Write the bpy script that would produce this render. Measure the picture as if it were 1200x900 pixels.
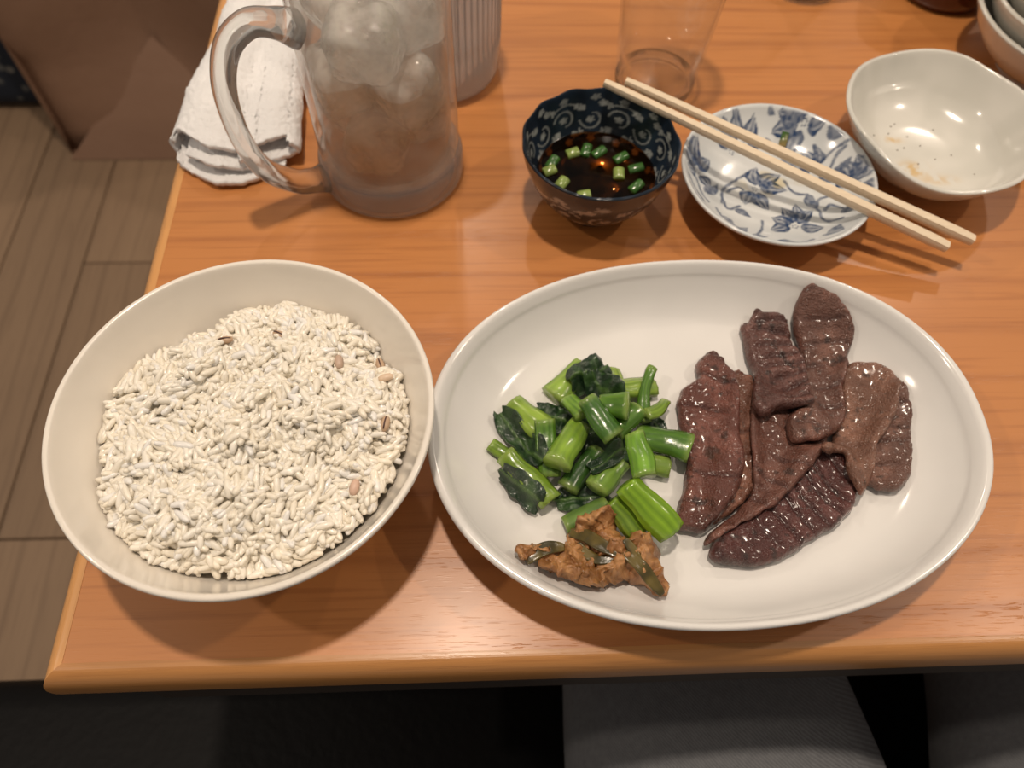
import bpy, bmesh, math, random
import numpy as np
from mathutils import Vector, Matrix
from mathutils.geometry import delaunay_2d_cdt

# ------------------------------------------------------------------ scene, camera, light
for o in list(bpy.data.objects):
    bpy.data.objects.remove(o, do_unlink=True)
SC = bpy.context.scene
COL = SC.collection
T = 0.72                                   # height of the table top above the floor

cam_d = bpy.data.cameras.new('camera')
cam = bpy.data.objects.new('camera', cam_d)
COL.objects.link(cam)
SC.camera = cam
cam_d.sensor_fit = 'HORIZONTAL'
cam_d.sensor_width = 36.0
cam_d.lens = 887.0 / 1200.0 * 36.0
cam_d.clip_start = 0.01
PITCH, ROLL, YAW = (math.radians(a) for a in (60.035, 3.076, 4.611))
fwd = Vector((math.sin(YAW) * math.cos(PITCH), math.cos(YAW) * math.cos(PITCH), -math.sin(PITCH)))
right = Vector((math.cos(YAW), -math.sin(YAW), 0))
up = right.cross(fwd)
r2 = right * math.cos(ROLL) + up * math.sin(ROLL)
u2 = -right * math.sin(ROLL) + up * math.cos(ROLL)
cam.matrix_world = Matrix(((r2.x, u2.x, -fwd.x, 0), (r2.y, u2.y, -fwd.y, 0), (r2.z, u2.z, -fwd.z, 0.34 + T), (0, 0, 0, 1)))
cam_d.dof.use_dof = True
cam_d.dof.focus_distance = 0.325
cam_d.dof.aperture_fstop = 9.0

vs = SC.view_settings
vs.view_transform = 'Standard'
vs.look = 'None'
vs.exposure = 0.50
vs.gamma = 1.0
vs.use_curve_mapping = False

world = bpy.data.worlds.new('world')
SC.world = world
world.use_nodes = True
bg = world.node_tree.nodes['Background']
bg.inputs['Color'].default_value = (1.0, 0.88, 0.77, 1)
bg.inputs['Strength'].default_value = 0.17

LAMP_COL = (1.0, 0.845, 0.69)
def ceiling_lamp(x, y, watts, size=0.085, z=1.62):
    l = bpy.data.lights.new('ceiling_lamp', 'AREA')
    l.shape = 'DISK'; l.size = size; l.energy = watts; l.color = LAMP_COL
    o = bpy.data.objects.new('ceiling_lamp', l)
    o.location = (x, y, z + T)
    COL.objects.link(o)
ceiling_lamp(-0.05, 0.36, 11.0)
ceiling_lamp(1.33, 0.36, 6.0)
ceiling_lamp(1.30, 1.55, 4.5)
ceiling_lamp(-1.40, 0.15, 6.5)
ceiling_lamp(-0.06, 1.75, 4.0)
SC.cycles.transparent_max_bounces = 32
SC.cycles.max_bounces = 14
SC.cycles.sample_clamp_indirect = 4.0

# ------------------------------------------------------------------ numeric helpers
RNG = np.random.default_rng(7)
def _hash(ix, iy, iz, seed):
    h = (ix.astype(np.int64) * 374761393 + iy.astype(np.int64) * 668265263 + iz.astype(np.int64) * 2147483647 + seed * 974634777) & 0xffffffff
    h = ((h ^ (h >> 13)) * 1274126177) & 0xffffffff
    h = (h ^ (h >> 16)) & 0xffffffff
    return h / 4294967295.0 * 2 - 1
def vnoise(P, freq, seed=0):
    P = np.asarray(P, float) * freq
    if P.shape[-1] == 2: P = np.concatenate([P, np.zeros(P.shape[:-1] + (1,))], -1)
    I = np.floor(P); f = P - I; f = f * f * (3 - 2 * f)
    x, y, z = I[..., 0], I[..., 1], I[..., 2]; out = 0
    for dx in (0, 1):
        for dy in (0, 1):
            for dz in (0, 1):
                w = (f[..., 0] if dx else 1 - f[..., 0]) * (f[..., 1] if dy else 1 - f[..., 1]) * (f[..., 2] if dz else 1 - f[..., 2])
                out = out + w * _hash(x + dx, y + dy, z + dz, seed)
    return out
def fbm(P, freq, seed=0, oct=3):
    return sum(vnoise(P, freq * 2 ** k, seed + k) * 0.5 ** k for k in range(oct))
def sstep(a, b, x):
    t = np.clip((x - a) / (b - a), 0, 1); return t * t * (3 - 2 * t)
def mixc(a, b, t):
    a, b = np.asarray(a, float), np.asarray(b, float); t = np.asarray(t)[..., None]
    return a * (1 - t) + b * t
def catmull(pts, n, closed=False):
    p = np.asarray(pts, float); m = len(p); out = []
    segs = m if closed else m - 1
    for i in range(segs):
        g = (lambda k: p[k % m]) if closed else (lambda k: p[min(max(k, 0), m - 1)])
        a, b, c, d = g(i - 1), g(i), g(i + 1), g(i + 2)
        for k in range(n):
            t = k / n
            out.append(0.5 * (2 * b + (c - a) * t + (2 * a - 5 * b + 4 * c - d) * t * t + (3 * b - a - 3 * c + d) * t ** 3))
    if not closed: out.append(p[-1])
    return np.array(out)

# ------------------------------------------------------------------ object helpers (geometry in table space: z = 0 is the table top)
def thing(name, label, cat, loc, group=None):
    o = bpy.data.objects.new(name, None); COL.objects.link(o)
    o.empty_display_size = 0.02
    o.location = (loc[0], loc[1], loc[2] + T)
    o['label'] = label; o['category'] = cat
    if group: o['group'] = group
    return o
def raw_mesh(name, V, F, mats, cols=None, smooth=True, fmat=None):
    me = bpy.data.meshes.new(name)
    me.from_pydata([tuple(map(float, v)) for v in V], [], [tuple(map(int, f)) for f in F])
    for m in (mats if isinstance(mats, (list, tuple)) else [mats]): me.materials.append(m)
    if smooth: me.polygons.foreach_set('use_smooth', [True] * len(me.polygons))
    if fmat is not None: me.polygons.foreach_set('material_index', list(map(int, fmat)))
    if cols is not None:
        c = np.asarray(cols, float)
        if c.shape[1] == 3: c = np.concatenate([c, np.ones((len(c), 1))], 1)
        at = me.color_attributes.new('Col', 'FLOAT_COLOR', 'POINT')
        at.data.foreach_set('color', c.ravel())
    bm = bmesh.new(); bm.from_mesh(me)
    bmesh.ops.recalc_face_normals(bm, faces=bm.faces)
    bm.to_mesh(me); bm.free()
    me.update()
    return me
def part(name, V, F, mats, parent, label=None, **kw):
    V = np.asarray(V, float)
    base = np.array(parent.location) if parent.type == 'EMPTY' or parent.get('own_base') else None
    p = parent; off = np.zeros(3)
    while p is not None:
        off += np.array(p.location); p = p.parent
    me = raw_mesh(name, V + [0, 0, T] - off, F, mats, **kw)
    o = bpy.data.objects.new(name, me); COL.objects.link(o); o.parent = parent
    if label: o['label'] = label
    return o
def solo(name, V, F, mats, label, cat, loc, group=None, **kw):
    V = np.asarray(V, float)
    me = raw_mesh(name, V - np.array(loc), F, mats, **kw)
    o = bpy.data.objects.new(name, me); COL.objects.link(o)
    o.location = (loc[0], loc[1], loc[2] + T)
    o['label'] = label; o['category'] = cat
    if group: o['group'] = group
    return o
def lathe(prof, n, c=(0, 0, 0), radial=None, closed=False):
    """prof: (r, z) list; radial(theta, r, z, k) -> (r, z)"""
    V, F, rings = [], [], []
    th = np.linspace(0, 2 * np.pi, n, endpoint=False)
    for k, (r, z) in enumerate(prof):
        if r < 1e-6:
            rings.append([len(V)]); V.append((c[0], c[1], c[2] + z)); continue
        rr, zz = np.full(n, r), np.full(n, z)
        if radial: rr, zz = radial(th, rr, zz, k)
        rings.append(list(range(len(V), len(V) + n)))
        V += list(zip(c[0] + rr * np.cos(th), c[1] + rr * np.sin(th), c[2] + zz))
    pairs = list(zip(rings[:-1], rings[1:]))
    if closed: pairs.append((rings[-1], rings[0]))
    for a, b in pairs:
        for i in range(n):
            j = (i + 1) % n
            if len(a) == 1 and len(b) == 1: continue
            if len(a) == 1: F.append((a[0], b[i], b[j]))
            elif len(b) == 1: F.append((a[i], a[j], b[0]))
            else: F.append((a[i], a[j], b[j], b[i]))
    return np.array(V), F
def frames(path):
    p = np.asarray(path, float); t = np.gradient(p, axis=0)
    t /= np.linalg.norm(t, axis=1)[:, None]
    return t
def tube(path, section, up_hint=(0, 0, 1), cap=True, scale=None, twist=0.0, dome=0.0):
    """sweep a closed 2-D section (m,2) along a path; section x -> side, y -> up"""
    p = np.asarray(path, float); t = frames(p); sec = np.asarray(section, float); m = len(sec)
    V, F = [], []; u0 = np.asarray(up_hint, float)
    for i in range(len(p)):
        side = np.cross(t[i], u0); side /= np.linalg.norm(side); upv = np.cross(side, t[i])
        s = 1 if scale is None else scale[i]
        s = np.broadcast_to(np.asarray(s, float), (2,))
        a = twist * i / (len(p) - 1); ca, sa = math.cos(a), math.sin(a)
        q = sec * s; q = np.stack([q[:, 0] * ca - q[:, 1] * sa, q[:, 0] * sa + q[:, 1] * ca], 1)
        V += list(p[i] + q[:, :1] * side + q[:, 1:] * upv)
    for i in range(len(p) - 1):
        for k in range(m):
            l = (k + 1) % m
            F.append((i * m + k, i * m + l, (i + 1) * m + l, (i + 1) * m + k))
    if cap:
        for i, sgn in ((0, -1), (len(p) - 1, 1)):
            ring = np.array(V[i * m:(i + 1) * m]); cidx = len(V)
            V.append(ring.mean(0) + t[i] * sgn * dome)
            for k in range(m): F.append((cidx, i * m + k, i * m + (k + 1) % m))
    return np.array(V), F
def ring_section(rx, ry, n=12, power=1.0):
    a = np.linspace(0, 2 * np.pi, n, endpoint=False)
    c, s = np.cos(a), np.sin(a)
    return np.stack([rx * np.sign(c) * np.abs(c) ** power, ry * np.sign(s) * np.abs(s) ** power], 1)
def box(lo, hi, bev=0.0, seg=2):
    bm = bmesh.new(); bmesh.ops.create_cube(bm, size=1)
    lo, hi = np.array(lo, float), np.array(hi, float)
    for v in bm.verts: v.co = Vector((lo + hi) / 2 + np.array(v.co) * (hi - lo))
    if bev: bmesh.ops.bevel(bm, geom=list(bm.edges), offset=bev, segments=seg, profile=0.5, affect='EDGES')
    bm.verts.index_update()
    V = np.array([v.co[:] for v in bm.verts]); F = [[v.index for v in f.verts] for f in bm.faces]
    bm.free(); return V, F
def join(parts):
    V, F, o = [], [], 0
    for v, f in parts:
        V.append(np.asarray(v)); F += [[i + o for i in q] for q in f]; o += len(v)
    return np.concatenate(V), F

# ------------------------------------------------------------------ materials
class NT:
    def __init__(s, name):
        s.m = bpy.data.materials.new(name); s.m.use_nodes = True
        s.t = s.m.node_tree; s.n = s.t.nodes; s.b = s.n['Principled BSDF']; s.out = s.n['Material Output']
    def node(s, typ, **kw):
        n = s.n.new(typ)
        for k, v in kw.items():
            if k in n.inputs.keys() if isinstance(k, str) else False: s.set(n, k, v)
            else: setattr(n, k, v)
        return n
    def set(s, n, k, v):
        if isinstance(v, bpy.types.NodeSocket): s.t.links.new(v, n.inputs[k])
        else:
            i = n.inputs[k]
            if hasattr(v, '__len__') and len(v) == 3 and i.type == 'RGBA': v = (*v, 1)
            i.default_value = v
    def coord(s, scale=(1, 1, 1), kind='Object'):
        tc = s.n.new('ShaderNodeTexCoord'); mp = s.n.new('ShaderNodeMapping')
        s.t.links.new(tc.outputs[kind], mp.inputs['Vector']); mp.inputs['Scale'].default_value = scale
        return mp.outputs['Vector']
    def noise(s, vec, scale, detail=3, rough=0.5, dist=0.0):
        n = s.n.new('ShaderNodeTexNoise'); s.set(n, 'Vector', vec); s.set(n, 'Scale', scale); s.set(n, 'Detail', detail)
        s.set(n, 'Roughness', rough); s.set(n, 'Distortion', dist); return n.outputs['Fac']
    def ramp(s, fac, stops):
        r = s.n.new('ShaderNodeValToRGB'); s.set(r, 'Fac', fac); e = r.color_ramp.elements
        while len(e) < len(stops): e.new(0.5)
        for el, (p, c) in zip(e, stops):
            el.position = p; el.color = (*c, 1) if hasattr(c, '__len__') else (c, c, c, 1)
        return r.outputs['Color']
    def mix(s, fac, a, b, mode='MIX'):
        n = s.n.new('ShaderNodeMix'); n.data_type = 'RGBA'; n.blend_type = mode
        for k, v in ((0, fac), (6, a), (7, b)):
            if isinstance(v, bpy.types.NodeSocket): s.t.links.new(v, n.inputs[k])
            else: n.inputs[k].default_value = (*v, 1) if hasattr(v, '__len__') and len(v) == 3 else v
        return n.outputs[2]
    def math(s, op, a, b=0.0):
        n = s.n.new('ShaderNodeMath'); n.operation = op
        for k, v in ((0, a), (1, b)):
            if isinstance(v, bpy.types.NodeSocket): s.t.links.new(v, n.inputs[k])
            else: n.inputs[k].default_value = v
        return n.outputs[0]
    def bump(s, h, strength=0.3, dist=0.001):
        n = s.n.new('ShaderNodeBump'); s.set(n, 'Height', h); s.set(n, 'Strength', strength); s.set(n, 'Distance', dist)
        return n.outputs['Normal']
    def p(s, **kw):
        names = {'base': 'Base Color', 'rough': 'Roughness', 'spec': 'Specular IOR Level', 'sss': 'Subsurface Weight', 'sssr': 'Subsurface Radius',
                 'ssss': 'Subsurface Scale', 'coat': 'Coat Weight', 'coatr': 'Coat Roughness', 'normal': 'Normal', 'metal': 'Metallic', 'ior': 'IOR',
                 'trans': 'Transmission Weight', 'sheen': 'Sheen Weight', 'coatn': 'Coat Normal'}
        for k, v in kw.items(): s.set(s.b, names[k], v)
        return s.m
    def attr(s):
        n = s.n.new('ShaderNodeVertexColor'); n.layer_name = 'Col'; return n.outputs['Color']

def simple(name, base, rough=0.5, **kw): return NT(name).p(base=base, rough=rough, **kw)
def attr_mat(name, rough=0.4, bump=None, **kw):
    t = NT(name); kw2 = dict(kw)
    if bump:
        v = t.coord(); kw2['normal'] = t.bump(t.noise(v, bump[0], 4), bump[1], bump[2])
    return t.p(base=t.attr(), rough=rough, **kw2)

def wood_mat(name, light, mid, dark, axis='x', rough=0.2, scale=1.0, pores=True, coat=0.3, lines=0.6):
    t = NT(name)
    def sc(a, b): return (a, b, b) if axis == 'x' else ((b, a, b) if axis == 'y' else (b, b, a))
    v = t.coord(tuple(scale * q for q in sc(1.3, 26)))
    v2 = t.coord(tuple(scale * q for q in sc(2.2, 9)))
    v3 = t.coord(tuple(scale * q for q in sc(14, 420)))
    warp = t.noise(v2, 1.0, 3, 0.6)
    n1 = t.noise(v, 1.0, 5, 0.62, 0.6)
    band = t.n.new('ShaderNodeTexWave'); band.wave_type = 'BANDS'; band.bands_direction = 'Y' if axis == 'x' else 'X'
    t.set(band, 'Vector', t.coord(tuple(scale * q for q in sc(1.1, 9.0)))); t.set(band, 'Scale', 1.1); t.set(band, 'Distortion', 7.5)
    t.set(band, 'Detail', 2.5); t.set(band, 'Detail Scale', 1.1); t.set(band, 'Detail Roughness', 0.55)
    c = t.ramp(n1, [(0.2, tuple(0.6 * a + 0.4 * b for a, b in zip(mid, light))), (0.75, light)])
    line = t.ramp(band.outputs['Fac'], [(0.0, 1.0), (0.07, 0.4), (0.24, 0.0)])
    c = t.mix(t.math('MULTIPLY', line, t.math('MULTIPLY', warp, lines)), c, dark)
    fine = t.noise(v3, 1.0, 2, 0.5)
    c = t.mix(t.ramp(fine, [(0.52, 0.0), (0.72, 0.30)]), c, dark)
    kw = {}
    if pores:
        pore = t.noise(t.coord(tuple(scale * q for q in sc(90, 1500))), 1.0, 1, 0.4)
        ph = t.ramp(pore, [(0.60, 0.0), (0.70, 1.0)])
        mask = t.ramp(t.math('ADD', line, t.math('MULTIPLY', n1, 0.3)), [(0.25, 0.15), (0.7, 1.0)])
        h = t.math('ADD', t.math('MULTIPLY', ph, mask), t.math('MULTIPLY', t.noise(t.coord((60, 60, 60)), 1.0, 3), 0.25))
        kw['normal'] = t.bump(h, 0.2, 0.0006)
        kw['coatn'] = t.bump(h, 0.16, 0.0005)
    return t.p(base=c, rough=rough + 0.2, coat=coat, coatr=rough, **kw)

M = {}
M['table'] = wood_mat('table_wood', (0.525, 0.208, 0.056), (0.445, 0.163, 0.041), (0.25, 0.070, 0.014), 'x', 0.25)
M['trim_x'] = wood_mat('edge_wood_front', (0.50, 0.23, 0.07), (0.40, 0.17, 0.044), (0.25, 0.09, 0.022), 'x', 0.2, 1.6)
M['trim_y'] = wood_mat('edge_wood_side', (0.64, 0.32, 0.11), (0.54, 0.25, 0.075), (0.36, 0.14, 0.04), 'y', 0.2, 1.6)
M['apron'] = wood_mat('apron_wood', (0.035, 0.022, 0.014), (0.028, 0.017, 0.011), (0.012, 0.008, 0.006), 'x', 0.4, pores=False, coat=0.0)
def plank_mat(k):
    g = (1.0, 0.86, 1.1)[k]
    return wood_mat('plank_wood', tuple(q * g for q in (0.30, 0.20, 0.122)), tuple(q * g for q in (0.23, 0.148, 0.09)), tuple(q * g for q in (0.13, 0.08, 0.048)), 'y', 0.42, 0.8, pores=False, coat=0.0)
PLANKS = [plank_mat(k) for k in range(3)]
M['subfloor'] = simple('floor_joint', (0.05, 0.034, 0.024), 0.8)

def ceramic(name, base, rough=0.12, spk=None, **kw):
    t = NT(name); v = t.coord()
    c = t.mix(t.ramp(t.noise(v, 40, 3), [(0.3, 0.0), (0.7, 1.0)]), tuple(q * 0.965 for q in base), base)
    return t.p(base=c, rough=rough, normal=t.bump(t.noise(v, 22, 2), 0.05, 0.004), coat=0.3, coatr=0.05, **kw)
M['rice_bowl'] = ceramic('cream_glaze', (0.80, 0.745, 0.665), 0.2)
M['plate'] = ceramic('white_glaze', (0.76, 0.745, 0.72), 0.14)
M['grey_bowl'] = ceramic('grey_glaze', (0.62, 0.60, 0.54), 0.16)
M['paint_glaze'] = attr_mat('painted_glaze', 0.14, coat=0.3, coatr=0.05)
M['dark_glaze'] = attr_mat('indigo_glaze', 0.22, coat=0.12, coatr=0.08, spec=0.35)
M['unglazed'] = simple('bare_foot', (0.42, 0.33, 0.25), 0.7)

t = NT('cooked_rice'); t.p(base=t.attr(), rough=0.3, coat=0.4, coatr=0.12)
tl = t.n.new('ShaderNodeBsdfTranslucent'); t.t.links.new(t.attr(), tl.inputs['Color'])
ms = t.n.new('ShaderNodeMixShader'); ms.inputs[0].default_value = 0.12
t.t.links.new(t.b.outputs[0], ms.inputs[1]); t.t.links.new(tl.outputs[0], ms.inputs[2]); t.t.links.new(ms.outputs[0], t.out.inputs['Surface'])
M['rice'] = t.m
M['barley'] = attr_mat('barley_grain', 0.4)
t = NT('grilled_beef'); v = t.coord()
h = t.math('ADD', t.noise(v, 380, 4, 0.65), t.math('MULTIPLY', t.noise(v, 1300, 2), 0.5))
M['meat'] = t.p(base=t.attr(), rough=t.ramp(t.noise(v, 260, 3), [(0.35, 0.2), (0.65, 0.5)]), normal=t.bump(h, 0.9, 0.0018), coat=0.45, coatr=0.15, sss=0.06, sssr=(1, 0.3, 0.2), ssss=0.002)
t = NT('stem_green'); v = t.coord()
M['stem'] = t.p(base=t.attr(), rough=0.25, sss=0.18, sssr=(0.5, 1.0, 0.15), ssss=0.002, coat=0.4, coatr=0.12, normal=t.bump(t.noise(v, 500, 3), 0.25, 0.0006))
t = NT('leaf_green'); v = t.coord()
M['leaf'] = t.p(base=t.attr(), rough=0.3, coat=0.35, coatr=0.15, normal=t.bump(t.noise(v, 380, 5, 0.65), 0.8, 0.0014))
t = NT('miso'); v = t.coord()
M['miso'] = t.p(base=t.attr(), rough=0.36, sss=0.15, sssr=(1, 0.5, 0.2), ssss=0.002, coat=0.2, coatr=0.2, normal=t.bump(t.noise(v, 700, 4, 0.65), 0.7, 0.0012))
M['chili'] = attr_mat('pickled_chili', 0.25, (400, 0.3, 0.0006), coat=0.3)
t = NT('terry_cloth'); v = t.coord()
tn = t.math('ADD', t.noise(v, 900, 3, 0.7), t.math('MULTIPLY', t.noise(v, 300, 3), 0.8))
M['towel'] = t.p(base=(0.90, 0.89, 0.885), rough=0.95, sheen=0.3, normal=t.bump(tn, 0.8, 0.0013))
t = NT('chopstick_wood'); v = t.coord((60, 900, 900))
M['chop'] = t.p(base=t.mix(t.noise(v, 1.0, 3), (0.64, 0.50, 0.34), (0.82, 0.70, 0.53)), rough=0.55)
M['kraft'] = NT('brown_paper')
t = M['kraft']; v = t.coord(); M['kraft'] = t.p(base=t.mix(t.noise(v, 6, 4), (0.25, 0.142, 0.09), (0.30, 0.175, 0.112)), rough=0.6, normal=t.bump(t.noise(v, 14, 4), 0.35, 0.01))
t = NT('leather_black'); v = t.coord(); M['leather'] = t.p(base=(0.004, 0.0036, 0.0036), rough=0.5, spec=0.12, normal=t.bump(t.noise(v, 130, 4), 0.25, 0.002))  # black leather, base darkened further to stand in for the sitter's body shadow
t = NT('denim_grey'); v = t.coord((1, 1, 1))
w1 = t.n.new('ShaderNodeTexWave'); t.set(w1, 'Vector', v); t.set(w1, 'Scale', 260); t.set(w1, 'Distortion', 1.0); w1.bands_direction = 'DIAGONAL'
dn = t.math('ADD', t.math('MULTIPLY', w1.outputs['Fac'], 0.5), t.noise(v, 240, 4, 0.7))
M['denim'] = t.p(base=t.mix(t.math('MULTIPLY', dn, 0.8), (0.060, 0.063, 0.070), (0.17, 0.175, 0.185)), rough=0.9, normal=t.bump(dn, 0.4, 0.0012))
t = NT('indigo_cloth'); v = t.coord()
vo = t.n.new('ShaderNodeTexVoronoi'); t.set(vo, 'Vector', v); t.set(vo, 'Scale', 42); t.set(vo, 'Randomness', 0.75)
pat = t.ramp(vo.outputs['Distance'], [(0.26, 1.0), (0.36, 0.0)])
M['indigo'] = t.p(base=t.mix(t.math('MULTIPLY', pat, t.ramp(t.noise(v, 25, 2), [(0.4, 0.15), (0.6, 0.8)])), (0.012, 0.020, 0.036), (0.26, 0.27, 0.25)), rough=0.85)
M['lacquer'] = simple('red_brown_lacquer', (0.075, 0.016, 0.010), 0.18, coat=0.5)
M['leg_dark'] = simple('dark_metal', (0.02, 0.018, 0.016), 0.4, metal=0.6)

def shader_mix(t, fac, a, b):
    n = t.n.new('ShaderNodeMixShader')
    if isinstance(fac, bpy.types.NodeSocket): t.t.links.new(fac, n.inputs[0])
    else: n.inputs[0].default_value = fac
    t.t.links.new(a, n.inputs[1]); t.t.links.new(b, n.inputs[2]); return n.outputs[0]
def glassy(name, tint, frost=0.0, frost_col=(0.8, 0.8, 0.8), refr=0.0, rough=0.03, ior=1.45, fres=1.0, bump=None, frost_noise=None, grough=0.0):
    """clear stuff: fresnel gloss over straight-through light, with a share of true refraction and of cloudiness"""
    t = NT(name); t.n.remove(t.b)
    tr = t.n.new('ShaderNodeBsdfTransparent'); tr.inputs['Color'].default_value = (*tint, 1)
    body = tr.outputs[0]; nrm = None
    if bump:
        nrm = t.bump(t.noise(t.coord(), bump[0], 3), bump[1], bump[2])
    if refr:
        g = t.n.new('ShaderNodeBsdfRefraction'); g.inputs['Color'].default_value = (*tint, 1); g.inputs['IOR'].default_value = ior; g.inputs['Roughness'].default_value = grough
        if nrm: t.t.links.new(nrm, g.inputs['Normal'])
        body = shader_mix(t, refr, body, g.outputs[0])
    if frost:
        d = t.n.new('ShaderNodeBsdfDiffuse'); d.inputs['Color'].default_value = (*frost_col, 1)
        l = t.n.new('ShaderNodeBsdfTranslucent'); l.inputs['Color'].default_value = (*frost_col, 1)
        cl = shader_mix(t, 0.5, d.outputs[0], l.outputs[0])
        f = frost
        if frost_noise:
            f = t.ramp(t.noise(t.coord(), frost_noise[0], 3), [(0.35, frost * frost_noise[1]), (0.65, min(1, frost * frost_noise[2]))])
        body = shader_mix(t, f, body, cl)
    lw = t.n.new('ShaderNodeLayerWeight'); lw.inputs['Blend'].default_value = 0.5
    f0 = ((ior - 1) / (ior + 1)) ** 2
    sch = t.math('ADD', t.math('MULTIPLY', t.math('POWER', lw.outputs['Facing'], 5.0), 1 - f0), f0)
    gl = t.n.new('ShaderNodeBsdfGlossy'); gl.inputs['Roughness'].default_value = rough
    if nrm:
        t.t.links.new(nrm, gl.inputs['Normal']); t.t.links.new(nrm, lw.inputs['Normal'])
    o = shader_mix(t, t.math('MULTIPLY', sch, fres), body, gl.outputs[0])
    t.t.links.new(o, t.out.inputs['Surface'])
    return t.m
M['mug_wall'] = glassy('mug_glass', (0.97, 0.97, 0.96), 0.15, (0.90, 0.87, 0.83), 0.0, 0.05, frost_noise=(60, 0.45, 1.6), bump=(90, 0.25, 0.002))
M['mug_solid'] = glassy('mug_thick_glass', (0.97, 0.97, 0.96), 0.24, (0.97, 0.94, 0.91), 0.5, 0.02)
M['mug_handle'] = glassy('mug_handle_glass', (0.97, 0.97, 0.96), 0.05, (0.9, 0.88, 0.86), 0.72, 0.02)
M['clear'] = glassy('clear_glass', (0.985, 0.985, 0.98), 0.012, refr=0.0, rough=0.02)
M['clear_base'] = glassy('thick_clear_glass', (0.98, 0.98, 0.97), 0.0, refr=0.6, rough=0.02)
M['ribbed'] = glassy('ribbed_glass', (0.95, 0.93, 0.92), 0.42, (0.96, 0.93, 0.91), 0.70, 0.06)
M['tea'] = glassy('iced_tea', (0.90, 0.77, 0.64), 0.07, (0.62, 0.43, 0.30), ior=1.33, rough=0.03)
M['ice'] = glassy('ice', (0.97, 0.97, 0.96), 0.40, (0.96, 0.93, 0.89), 0.30, 0.02, ior=1.6, bump=(75, 0.9, 0.006), frost_noise=(70, 0.25, 1.9))
M['water'] = glassy('clear_water', (0.98, 0.97, 0.96), 0.05, ior=1.33)
M['soy'] = glassy('soy_sauce', (0.80, 0.55, 0.31), 0.0, ior=1.35, rough=0.02)

# ------------------------------------------------------------------ the setting
def rnd(a, b): return float(RNG.uniform(a, b))
floor_me = raw_mesh('floor', *box((-2.6, -1.2, -0.02), (2.2, 3.2, -0.006)), M['subfloor'], smooth=False)
floor = bpy.data.objects.new('floor', floor_me); COL.objects.link(floor); floor['kind'] = 'structure'
PW = 0.138
plank_mesh = {}
def plank(x0, y0, ln, k):
    key = (round(ln, 3), k)
    if key not in plank_mesh:
        plank_mesh[key] = raw_mesh('plank', *box((0.0012, 0.0012, -0.012), (PW - 0.0012, ln - 0.0012, 0.0), 0.0012, 1), PLANKS[k], smooth=False)
    o = bpy.data.objects.new('plank', plank_mesh[key]); COL.objects.link(o)
    o.parent = floor; o.location = (x0, y0, 0)
for i in range(-14, 20):
    x0 = -0.692 + PW * i
    if i == 0: cuts = [-1.134, -0.634, -0.134, 0.368, 0.867, 1.367, 1.867, 2.367, 3.0]
    else:
        s = [-0.9, -0.45, -1.1][i % 3] + 0.07 * (i % 5)
        cuts = [s + 1.0 * j for j in range(0, 5)]
    if -0.692 + PW * i > 1.3: continue
    for a, b in zip(cuts[:-1], cuts[1:]): plank(x0, a, b - a, (i * 7 + int(a * 10)) % 3)

# ------------------------------------------------------------------ dining table
X0, Y0, X1, Y1 = -0.1785, 0.0632, 1.02, 0.92
tbl = thing('dining_table', 'honey-orange wooden dining table with pale edge strip and dark underside', 'table', (0.42, 0.48, -T))
part('tabletop', *box((X0, Y0, -0.026), (X1, Y1, 0.0)), M['table'], tbl, smooth=False)
def edge_strip(name, a, b, outward, m, mitre):
    # profile (d outward, z): flat, rounded shoulder, face
    pr = [(0, 0.0002), (0.0028, 0.0002), (0.0050, -0.0008), (0.0069, -0.0028), (0.0083, -0.0058), (0.0091, -0.0095), (0.0094, -0.0140), (0.0092, -0.0200), (0.0086, -0.0240), (0.0075, -0.026)]
    pr = [tuple(q) for q in catmull(pr, 3)] + [(0, -0.026)]
    a, b, ow = np.array(a, float), np.array(b, float), np.array(outward, float); d = (b - a) / np.linalg.norm(b - a)
    V, F = [], []; n = 60
    for i in range(n + 1):
        for q, z in pr:
            t_ = i / n; p = a + (b - a) * t_ + ow * q
            if i == 0: p = p - d * q * mitre
            V.append((p[0], p[1], z))
    m_ = len(pr)
    for i in range(n):
        for k in range(m_): F.append((i * m_ + k, i * m_ + (k + 1) % m_, (i + 1) * m_ + (k + 1) % m_, (i + 1) * m_ + k))
    F.append(tuple(range(m_))); F.append(tuple(range(n * m_, (n + 1) * m_)))
    return part(name, V, F, m, tbl, 'pale wooden edge strip', smooth=False)
edge_strip('edge_strip', (X0, Y0), (X1, Y0), (0, -1), M['trim_x'], 1.0)
edge_strip('edge_strip', (X0, Y0), (X0, Y1), (-1, 0), M['trim_y'], 1.0)
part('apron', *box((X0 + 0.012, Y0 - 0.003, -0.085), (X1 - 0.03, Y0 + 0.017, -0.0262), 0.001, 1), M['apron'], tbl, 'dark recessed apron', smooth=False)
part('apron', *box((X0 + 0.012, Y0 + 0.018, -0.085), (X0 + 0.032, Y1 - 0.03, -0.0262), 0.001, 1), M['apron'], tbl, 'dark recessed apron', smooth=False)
for lx, ly in ((X0 + 0.12, Y0 + 0.16), (X1 - 0.1, Y0 + 0.16), (X0 + 0.12, Y1 - 0.1), (X1 - 0.1, Y1 - 0.1)):
    part('leg', *box((lx - 0.025, ly - 0.025, -T), (lx + 0.025, ly + 0.025, -0.0262), 0.003, 2), M['leg_dark'], tbl, smooth=False)

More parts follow.
